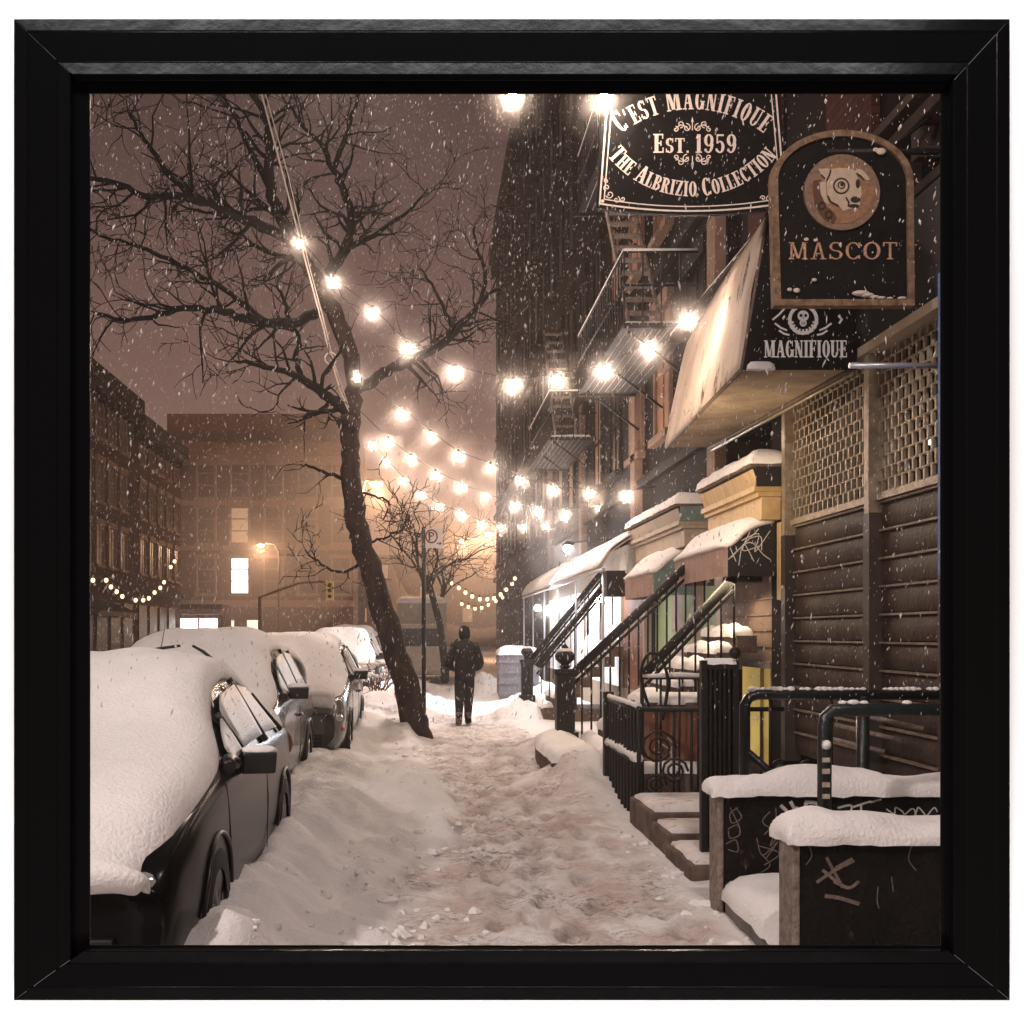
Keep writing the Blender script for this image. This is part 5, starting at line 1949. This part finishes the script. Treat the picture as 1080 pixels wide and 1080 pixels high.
slab(1.76, 2.5, 8.75, 9.65, -.15, .22, 'snow-dusted stone slab at the end of the low iron fence', .045, 1.1)
slab(1.76, 2.45, 8.15, 8.746, -.15, .16, 'second stone slab, darker, next to the tall ribbed gate', .035, 2.7)
slab(1.74, 2.4, 7.35, 8.146, -.15, .10, 'lowest stone slab at the foot of the tall ribbed gate', .04, 3.9)

# ribbed gate leaf
gt = thing('iron_gate', (1.9, 7.4, 0), 'tall dark ribbed iron gate leaf standing edge-on by the steps', 'gate')
mb = MB()
gx0, gx1, gy = 1.89, 2.08, 7.6
mb.box(gx0 - .03, gx0 + .01, gy - .03, gy + .03, -.05, 1.42).box(gx1 - .01, gx1 + .03, gy - .03, gy + .03, -.05, 1.42)
mb.box(gx0, gx1, gy - .025, gy + .025, 1.36, 1.41).box(gx0, gx1, gy - .025, gy + .025, .12, .17)
mb.build('gate_frame', IRON, gt)
mb = MB()
for k in range(6):
    xx = gx0 + .025 + k * .031
    mb.box(xx, xx + .016, gy - .02, gy + .02, .17, 1.36)
mb.box(gx0 + .01, gx1 - .01, gy + .021, gy + .028, .17, 1.36)
mb.build('bars', IRON, gt)
mb = MB().ball((gx1 + .01, gy, 1.47), .04, 10, 7)
mb.build('finial', IRON, gt)
snow_pad(gx0 - .02, gx1 + .02, gy - .03, gy + .03, 1.41, .025, .03, 0, seed=1).build('snow_cap', SNOW, gt)

# parapet walls with snow
def parapet(x0, x1, y0, y1, z1, snow_h, label, snow_seed, graf, edge_label=None):
    t = thing('parapet_wall', ((x0 + x1) / 2, y0, 0), label, 'wall', 'low black parapet walls')
    m_ = MB().box(x0, x1, y0, y1, -.2, z1)
    m_.build('wall_block', BWALLM, t, bevel=.015)
    m_ = MB().box(x0 - .014, x0 + .022, y0 - .012, y1 + .012, -.2, z1 - .004)
    m_.build('corner_edge', RUSTE, t, bevel=.008)
    snow_pad(x0, x1, y0, y1, z1, snow_h, .11, .05, seed=snow_seed, nx=60, ny=18, lump=.6).build('snow_cap', SNOW, t)
    for m__, lines, tt in graf:
        L_ = Letters(y0)
        for p_ in lines:
            v_ = [Vector(gp(a, b, y0)).to_3d() for a, b in p_]
            L_.stroke([(u[0], u[1]) for u in (smooth_pts(v_, [1] * len(v_), 5)[0] if len(v_) > 2 else v_)], tt)
        L_.build('graffiti', m__, t)
    return t


gA = [(CHALKD, [[(872, 905), (880, 920), (888, 935)], [(882, 915), (898, 906)], [(862, 930), (880, 918), (900, 908)], [(868, 918), (892, 936), (905, 930)], [(880, 930), (893, 936)]], .015), (CHALKD, [[(871, 945), (885, 947), (905, 953)]], .018), (CHALKD, [[(926, 935), (925, 950), (927, 958)], [(940, 925), (942, 940)], [(852, 890), (856, 902), (850, 912)], [(962, 890), (958, 906), (966, 918)]], .005)]
gB = [(CHALK, [[(824, 850), (832, 858), (838, 866), (840, 852), (846, 865), (850, 846)], [(850, 846), (862, 848), (860, 862), (850, 866), (848, 852)], [(834, 846), (846, 868)]], .020),
      (CHALK, [[(888, 856), (884, 866)], [(884, 852), (898, 850), (894, 866), (900, 858)], [(900, 851), (918, 845)], [(908, 848), (908, 858)], [(918, 846), (929, 843)]], .012),
      (CHALKD, [[(778, 852), (770, 858), (772, 868), (782, 862), (776, 852)], [(768, 874), (778, 870), (780, 880), (770, 884), (768, 876)], [(766, 890), (776, 886), (778, 898), (768, 896)], [(770, 852), (780, 872)]], .006),
      (CHALKD, [[(812, 856), (804, 866), (812, 872), (818, 862), (818, 852)], [(806, 880), (822, 866), (812, 892), (826, 874)], [(798, 884), (804, 902), (820, 888), (808, 905)], [(802, 900), (812, 912), (803, 920)], [(800, 892), (822, 900), (806, 912)]], .006)]
q = random.Random(31)


def scrawl(px, py, w_, h_, n_):
    return [(px + w_ * k / n_ + q.uniform(-.25, .25) * w_ / n_ * 3, py + h_ * math.sin(k * 2.1 + q.uniform(-.5, .5)) * q.uniform(.5, 1.)) for k in range(n_ + 1)]


gB.append((CHALK, [scrawl(938, 855, 48, 6, 12)], .008))
parapet(1.72, 4.2, 5.25, 5.43, .645, .10, 'nearest low black wall with worn corner and thick snow, at the bottom right', 2.3, gA)
parapet(1.70, 3.9, 6.5, 6.67, .69, .105, 'second low black wall scrawled with white tags, behind the nearest one', 7.7, gB)
# snow step between and snow in front
mb = MB().box(1.72, 3.5, 5.46, 6.47, -.2, .10)
o = mb.build('low_step', CONCR, bevel=.02)
tag(o, 'low concrete step between the two black walls, under snow', 'step')
snow_pad(1.72, 3.5, 5.50, 6.46, .10, .15, .16, .02, seed=9.1).build('snow_cap', SNOW, o)
mb = snow_pad(1.98, 4.0, 4.55, 5.2, -.02, .15, .35, .0, seed=6.1)
o = mb.build('snow_heap', SNOW)
tag(o, 'smooth heap of snow against the front of the nearest black wall', 'snow')

# pipe rails
r1 = thing('pipe_railing', (2.3, 8.0, 0), 'long dark green pipe handrail crusted with snow in front of the shutter', 'railing')
mb = MB()
ry = 8.0
mb.tube([(2.27, ry, .0), (2.27, ry, 1.10), (2.30, ry, 1.15), (2.36, ry, 1.17), (3.66, ry, 1.17)], .038, 10)
mb.tube([(3.10, ry, .0), (3.10, ry, 1.16)], .045, 10)
mb.tube([(2.27, ry, .78), (2.75, ry, .36)], .03, 8)
mb.build('pipe', RAILP, r1)
mb = MB()
for k in range(2):
    s = 1 if k == 0 else -1
    cx = 2.52 + k * .20
    mb.tube([(cx + s * .09 * (1 - .7 * j / 18) * math.cos(PI * .5 + s * .5 * j), ry, .62 + .09 * (1 - .7 * j / 18) * math.sin(PI * .5 + s * .5 * j)) for j in range(19)], .009, 5)
mb.tube([(2.78, ry, .35), (2.83, ry, .55), (2.80, ry, .70)], .009, 5)
for xx in (2.45, 2.88):
    mb.tube([(xx, ry, 0.1), (xx, ry, 1.15)], .012, 5)
mb.build('scroll', IRON, r1)
mb = MB()
k = 34
for j in range(k):
    x_ = 2.32 + 1.33 * j / k
    if rnd.random() < .8:
        l_ = rnd.uniform(.018, .032)
        mb.ball((x_, ry, 1.205), l_, 7, 5, (1.1, .8, .75))
mb.build('rail_snow', SNOW, r1)
r2 = thing('pipe_railing', (2.1, 5.95, 0), 'bent dark pipe rail with a stickered post rising between the black walls', 'railing')
ry = 5.95
mb = MB()
mb.tube([(2.105, ry, .05), (2.105, ry, 1.10), (2.112, ry, 1.16), (2.15, ry, 1.195), (2.21, ry, 1.20), (3.6, ry, 1.20)], .036, 10)
mb.build('pipe', RAILP, r2)
mb = MB()
for z_ in (.74, .80, .87, .93, 1.0):
    mb.box(2.08, 2.12, ry - .0395, ry - .036, z_, z_ + rnd.uniform(.02, .045))
mb.build('sticker', mat('sticker_pale', (.45, .38, .32), .7, .2, var=.3, vscale=40), r2)
mb = MB()
mb.ball((2.105, ry - .03, 1.02), .026, 8, 6)
for j in range(24):
    if rnd.random() < .6:
        mb.ball((2.2 + 1.35 * j / 24, ry, 1.237), rnd.uniform(.015, .024), 7, 5, (1.5, .9, .7))
mb.build('rail_snow', SNOW, r2)
# cellar hatch rails in the dark behind
mb = MB()
for k in range(3):
    mb.tube([(3.25, 8.6 + k * .35, 1.0 - k * .12), (3.68, 8.35 + k * .35, .9 - k * .12)], .02, 6)
o = mb.build('cellar_bars', RUSTE)
tag(o, 'slanting rusty bars in the dark below the shutter at right', 'bars')

# ------------------------------------------------------------------ far things on the right
ct = thing('street_bin', at(538, 730, 27), 'grey ribbed container topped with snow, past the far newel post', 'container')
c0, c1 = at(527, 728, 26), at(553, 690, 26)
mb = MB().box(c0.x, c0.x + .9, 26, 27, -.1, c1.z)
for k in range(4):
    mb.box(c0.x - .02, c0.x + .92, 25.97, 26, c1.z - .2 - k * .24, c1.z - .14 - k * .24)
mb.build('bin_body', CONTG, ct)
snow_pad(c0.x, c0.x + .9, 26, 27, c1.z, .16, .2, .03, seed=3).build('snow_cap', SNOW, ct)

# ------------------------------------------------------------------ far side of the street
def left_house(y0, y1, zt, m_, label, trim, shopm=None):
    X = -14.
    t = thing('row_house', (X - 3, (y0 + y1) / 2, 0), label, 'building', 'row houses across the street')
    mb = MB().box(X - 9, X, y0, y1 - .02, -.4, zt)
    mb.build('wall', m_, t)
    mb = MB().box(X + .003, X + .5, y0, y1 - .05, zt - .6, zt).box(X + .003, X + .3, y0, y1 - .05, zt - .95, zt - .603)
    k = y0 + .2
    while k < y1 - .4:
        mb.box(X + .003, X + .42, k, k + .18, zt - 1.3, zt - .952)
        k += 1.0
    mb.box(X + .003, X + .2, y0, y1 - .05, 3.6, 3.95)
    mb.build('cornice', TRIMD, t)
    yy = y0 + .9
    while yy < y1 - 1.4:
        for fl in range(3):
            window(t, yy, yy + 1.0, 4.6 + fl * 2.75, 6.3 + fl * 2.75, X, 1, trim, GLASSD, sash=True)
        yy += 1.95
    mb = MB()
    k = y0 + .6
    while k < y1 - 2:
        mb.box(X + .003, X + .06, k, k + 1.6, .6, 3.0)
        k += 2.2
    mb.build('shop_window', shopm or GLASSD, t)
    return t


left_house(36.0, 46.0, 12.6, BR_RED, 'nearest red brick row house across the street at far left', TRIM)
left_house(46.0, 55.5, 12.9, BR_BRN, 'middle brown brick row house across the street with heavy cornice', TRIML)
left_house(55.5, 66.0, 12.3, BR_RED, 'last row house across the street beside the corner gap', TRIML)
# awning over the left shop
mb = MB()
mb.add([(-13.9, 44.5, 3.1), (-13.9, 50.5, 3.1), (-12.6, 44.5, 2.5), (-12.6, 50.5, 2.5), (-12.6, 44.5, 2.3), (-12.6, 50.5, 2.3), (-13.9, 44.5, 2.3), (-13.9, 50.5, 2.3)], [(0, 1, 3, 2), (2, 3, 5, 4), (0, 2, 4, 6), (1, 3, 5, 7)])
o = mb.build('shop_awning', AWNG)
tag(o, 'dark shop awning under the drooping garland across the street', 'awning')

# corner building beyond the avenue
cb = thing('corner_building', (-11.5, 90, 0), 'large hazy brick corner building beyond the avenue with one bright window', 'building')
mb = MB().box(-19.5, -5.2, 86, 104, -.4, 15.6)
mb.build('wall', BR_BRN, cb)
mb = MB().box(-19.8, -4.9, 85.5, 85.997, 15.0, 16.0).box(-19.6, -5.1, 85.7, 85.997, 14.3, 14.997).box(-19.6, -5.1, 85.75, 85.997, 3.6, 4.1).box(-19.5, -5.2, 87, 104, 15.602, 18.4)
mb.build('cornice', TRIML, cb)
for z_ in (7.9, 11.3):
    MB().box(-19.5, -5.2, 85.85, 85.997, z_, z_ + .35).build('string_course', TRIML, cb)
for k in range(5):
    for fl in range(3):
        x_ = -18.6 + k * 2.5 if k < 5 else 0
        xc = (-13.75 - 2.55 * (1 - k)) if True else 0
        z_ = (4.75, 8.55, 12.0)[fl]
        lit = (abs(xc + 13.75) < .1)
        pm = LITW if (k == 1 and fl == 0) else (LITWD if (k == 1 and fl == 1) else GLASSD)
        m_ = MB()
        w_ = .62
        m_.box(xc - w_ - .15, xc - w_, 85.88, 85.998, z_ - .1, z_ + 2.5).box(xc + w_, xc + w_ + .15, 85.88, 85.998, z_ - .1, z_ + 2.5).box(xc - w_ - .3, xc + w_ + .3, 85.8, 85.998, z_ + 2.503, z_ + 2.8).box(xc - w_ - .25, xc + w_ + .25, 85.8, 85.998, z_ - .35, z_ - .103)
        f = m_.build('window', TRIML, cb)
        m_ = MB().box(xc - w_, xc + w_, 85.95, 85.997, z_ - .1, z_ + 2.5)
        m_.build('pane', pm, f)
        m_ = MB().box(xc - w_, xc + w_, 85.90, 85.948, z_ + .75, z_ + .82).box(xc - w_, xc + w_, 85.90, 85.948, z_ + 1.65, z_ + 1.74)
        m_.build('sash', TRIML, f)
for x_ in (-15.0, -13.2):
    m_ = MB().box(x_, x_ + .8, 85.9, 85.997, 1.5, 2.6)
    m_.build('shop_window', LITWS, cb)
# bright shop across the avenue
bs = thing('lit_shop', (-15.2, 70, 0), 'small shop front flooded with white light at the far corner', 'shop')
mb = MB().box(-17.6, -12.4, 70.5, 74, -.3, 3.4)
mb.build('wall', BR_BRN, bs)
for k in range(4):
    m_ = MB().box(-17.4 + k * 1.22, -16.35 + k * 1.22, 70.42, 70.498, 1.2, 2.5)
    m_.build('shop_window', SHOPT if False else mat('lit_bright_shop', (1, 1, 1), .5, .2, emit=(1, .93, .90), estr=14), bs)
mb = MB().box(-17.7, -12.3, 69.9, 70.45, 2.75, 3.1)
mb.build('awning', TRIML, bs)

# far end of the street
fb = thing('far_building', (2, 140, 0), 'faint distant building closing the street behind the far garlands', 'building')
mb = MB().box(-9, 14, 140, 150, -.4, 11).box(-22, -9.02, 150, 160, -.4, 14)
mb.build('wall', BR_BRN, fb)
for k in range(7):
    for fl in range(3):
        m_ = MB().box(-8 + k * 2.6, -6.8 + k * 2.6, 139.9, 139.997, 3 + fl * 2.7, 4.7 + fl * 2.7)
        m_.build('window', LITWD if (k * 3 + fl) % 5 == 0 else GLASSD, fb)
mb = MB().box(-9.1, 14.1, 139.6, 139.997, 10.3, 11.2)
mb.build('cornice', TRIM, fb)

# van / truck far behind the tree
vn = thing('box_truck', at(455, 700, 36), 'pale box truck under snow at the far end behind the leaning trunk', 'truck')
c = at(455, 700, 36)
mb = MB().box(c.x - 1.1, c.x + .5, 36.8, 41.5, .3, 2.6)
mb.build('cargo_box', PALEP, vn, bevel=.05)
mb = MB().box(c.x - 1.05, c.x + .45, 35.2, 36.79, .3, 1.9)
mb.build('cab', PALEP, vn, bevel=.15)
mb = MB().box(c.x - .9, c.x + .3, 35.17, 35.199, 1.2, 1.75)
mb.build('windscreen', GLASSD, vn)
for sx in (-1.1, .32):
    for yy in (36.0, 40.2):
        m_ = MB().tube([(c.x + sx, yy, .33), (c.x + sx + .2, yy, .33)], .34, 16)
        m_.build('wheel', RUBBER, vn)
snow_pad(c.x - 1.1, c.x + .5, 36.8, 41.5, 2.6, .2, .3, .02, seed=2).build('snow_cap', SNOW, vn)


def street_lamp(px, py, d, arm, label, power):
    h = at(px, py, d)
    t = thing('street_lamp', (h.x + arm, d, 0), label, 'street lamp', 'sodium street lamps far off')
    m_ = MB()
    bx_ = h.x + arm
    m_.tube([(bx_, d, -.1), (bx_, d, h.z - .5), (bx_ - arm * .25, d, h.z + .1), (h.x, d, h.z + .14)], [.11, .08, .05, .045], 8)
    m_.build('pole', CONCR, t)
    m_ = MB().ball((h.x, d, h.z + .1), .30, 10, 6, (1, .7, .4))
    m_.build('lamp_head', CONCR, t)
    m_ = MB().ball((h.x, d - .02, h.z - .02), .20, 10, 6, (1.1, .9, .6))
    m_.build('lens', SODIUM, t)
    l = bpy.data.lights.new('street_lamp_light', 'POINT')
    l.energy = power
    l.color = (1., .58, .33)
    l.shadow_soft_size = .25
    lo = bpy.data.objects.new('lamp_light', l)
    C.objects.link(lo)
    lo.parent = t
    lo.matrix_parent_inverse = Matrix.Translation(t.location).inverted()
    lo.location = (h.x, d - .05, h.z - .35)


street_lamp(397, 510, 40, -.55, 'yellow street lamp glowing right of the leaning trunk', 1000)
street_lamp(275, 575, 74, 1.2, 'yellow street lamp glowing above the bright window of the corner building', 1000)
street_lamp(487, 570, 72, 2.4, 'left of two small yellow street lamps low over the path', 1700)
street_lamp(516, 563, 66, 2.2, 'right of two small yellow street lamps low over the path', 1700)
street_lamp(428, 636, 95, 1.2, 'tiny far street lamp low beside the leaning trunk', 1500)

# traffic signal on a mast arm
ts = thing('traffic_signal', at(290, 680, 60), 'traffic signal hanging from a curved mast arm over the avenue', 'traffic light')
mb = MB()
p = [at(274, 690, 60), at(274, 630, 60), at(290, 624, 60), at(315, 615, 60), at(348, 613, 60)]
mb.tube(p, [.11, .09, .07, .06, .05], 8)
mb.build('mast_arm', TRIML, ts)
c = at(348, 623, 60)
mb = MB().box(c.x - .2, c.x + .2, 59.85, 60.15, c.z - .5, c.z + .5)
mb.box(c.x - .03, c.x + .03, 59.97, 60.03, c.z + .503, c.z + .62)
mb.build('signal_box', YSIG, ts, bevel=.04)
for k in range(3):
    m_ = MB().ball((c.x, 59.83, c.z + .3 - .3 * k), .11, 8, 6, (1, .5, 1))
    m_.build('lens', GLASSD, ts)

# ------------------------------------------------------------------ falling snow
q = random.Random(99)
V, Fc = [], []


def flake(x, y, z, a, l):
    o = len(V)
    tx, ty = q.uniform(-.25, .45), q.uniform(-.25, .25)
    th = q.uniform(0, PI)
    ux, uy = math.cos(th) * a, math.sin(th) * a
    V.extend([(x + tx * l, y + ty * l, z + l), (x - tx * l, y - ty * l, z - l), (x + ux, y + uy, z), (x - ux, y - uy, z), (x - uy, y + ux, z), (x + uy, y - ux, z)])
    Fc.extend([(o, o + 2, o + 4), (o, o + 4, o + 3), (o, o + 3, o + 5), (o, o + 5, o + 2), (o + 1, o + 4, o + 2), (o + 1, o + 3, o + 4), (o + 1, o + 5, o + 3), (o + 1, o + 2, o + 5)])


for i in range(44000):
    # even in picture area, spread through depth
    y = 4.5 + 40 * q.random() ** 1.15
    x = (q.uniform(60, 1030) - VX) * y / F
    z = EYE - (q.uniform(60, 760) - HZ) * y / F
    if z < .1 or x > FX - .1:
        continue
    s = min(2.0, max(.3, q.lognormvariate(-.62, .42))) * (.0024 + .00050 * y)
    flake(x, y, z, s * .62, s * q.uniform(1.3, 3.2))
for i in range(420):
    y = q.uniform(3.6, 9.)
    x = (q.uniform(60, 1030) - VX) * y / F
    z = EYE - (q.uniform(60, 700) - HZ) * y / F
    if z > .3:
        s = q.uniform(.0045, .0085)
        flake(x, y, z, s * .8, s * q.uniform(1., 1.8))
me = bpy.data.meshes.new('falling_snow')
me.from_pydata(V, [], Fc)
me.materials.append(mat('snowflake', (.50, .475, .46), .8, .2))
fs = bpy.data.objects.new('falling_snow', me)
C.objects.link(fs)
tag(fs, 'falling snowflakes filling the night air over the street', 'snow', kind='stuff')

# ------------------------------------------------------------------ haze
HZM = bpy.data.materials.new('haze')
HZM.use_nodes = True
nt = HZM.node_tree
nt.nodes.clear()
vo = nt.nodes.new('ShaderNodeVolumePrincipled')
vo.inputs['Density'].default_value = .0020
vo.inputs['Color'].default_value = (.93, .84, .80, 1)
vo.inputs['Anisotropy'].default_value = .6
on = nt.nodes.new('ShaderNodeOutputMaterial')
nt.links.new(vo.outputs[0], on.inputs['Volume'])
mb = MB().box(-62, 62, WY + .075, 402, -1.4, 40)
hz = mb.build('haze', HZM)
tag(hz, 'thin snowy night haze glowing round the lamps', 'haze', kind='stuff')

# ------------------------------------------------------------------ world, lamps, camera
W = bpy.data.worlds.new('World')
S.world = W
W.use_nodes = True
bgn = W.node_tree.nodes['Background']
wn = W.node_tree
tc_ = wn.nodes.new('ShaderNodeTexCoord')
sx_ = wn.nodes.new('ShaderNodeSeparateXYZ')
wr = wn.nodes.new('ShaderNodeValToRGB')
wn.links.new(tc_.outputs['Generated'], sx_.inputs[0])
wn.links.new(sx_.outputs['Z'], wr.inputs[0])
wr.color_ramp.elements[0].position = 0.
wr.color_ramp.elements[0].color = (.31, .165, .125, 1)
wr.color_ramp.elements[1].position = .55
wr.color_ramp.elements[1].color = (.026, .0165, .015, 1)
e_ = wr.color_ramp.elements.new(.18)
e_.color = (.225, .130, .108, 1)
e_ = wr.color_ramp.elements.new(.36)
e_.color = (.104, .061, .053, 1)
wn.links.new(wr.outputs[0], bgn.inputs['Color'])
bgn.inputs['Strength'].default_value = 1.0


def area(name, loc, target, size, power, col=(1, 1, 1), spread=180, sy=None):
    l = bpy.data.lights.new(name, 'AREA')
    l.energy = power
    l.color = col
    l.shape = 'RECTANGLE' if sy else 'DISK'
    l.size = size
    if sy:
        l.size_y = sy
    l.spread = R(spread)
    o = bpy.data.objects.new(name, l)
    C.objects.link(o)
    o.location = loc
    o.rotation_euler = (Vector(target) - Vector(loc)).to_track_quat('-Z', 'Y').to_euler()
    return o


cxw = (ox0 + ox1) / 2
czw = (oz0 + oz1) / 2
# the two strip lamps that light the white wall and the frame
area('wall_lamp', (cxw, .55, oz1 + 1.15), (cxw, WY, czw + .35), 2.2, 32, sy=.3, spread=120)
area('wall_lamp', (cxw, .55, oz0 - 1.15), (cxw, WY, czw - .35), 2.2, 32, sy=.3, spread=120)
# street lamp above the near sidewalk, out of frame, warm white
area('near_street_lamp', (-5.9, -.8, 6.4), (.4, 9.0, .6), .5, 620, (1., .88, .83))
area('right_fill_light', (1.4, 2.6, 7.4), (-.2, 9.5, .3), .8, 215, (1., .83, .77))  # unseen overhead fill added from the right to brighten the path
area('mid_path_fill_light', (-1.6, 19.5, 12.5), (.2, 19., 0), .6, 420, (1., .80, .70), spread=120)  # unseen overhead light added to brighten the farther snow and air
# shop light spilling over the sidewalk
area('shop_light', (3.2, 25.5, 2.5), (.6, 23, .2), 1.0, 480, (.95, .95, 1.), sy=6)
area('door_light', (3.3, 12.6, 2.15), (2.6, 12.4, 0), .6, 18, (1., .78, .5))
area('marquee_light', (2.4, 11.0, 2.9), (3.5, 12.0, 4.0), .3, 25, (1., .78, .52))

cam = bpy.data.cameras.new('Camera')
co = bpy.data.objects.new('Camera', cam)
C.objects.link(co)
co.location = (0, 0, EYE)
co.rotation_euler = (PI / 2, 0, 0)
cam.sensor_width = 36
cam.lens = 36 * F / 1080
cam.shift_x = (540 - VX) / 1080
cam.shift_y = (HZ - 540) / 1080
cam.clip_start = .05
cam.clip_end = 900
S.camera = co
S.render.resolution_x = S.render.resolution_y = 1024
S.view_settings.view_transform = 'Standard'
S.view_settings.look = 'None'
S.view_settings.exposure = 0
S.view_settings.gamma = 1
S.view_settings.use_curve_mapping = False
S.render.engine = 'CYCLES'
S.cycles.use_denoising = True
S.cycles.max_bounces = 8
S.cycles.volume_bounces = 1
S.cycles.sample_clamp_indirect = 4
S.cycles.use_light_tree = True
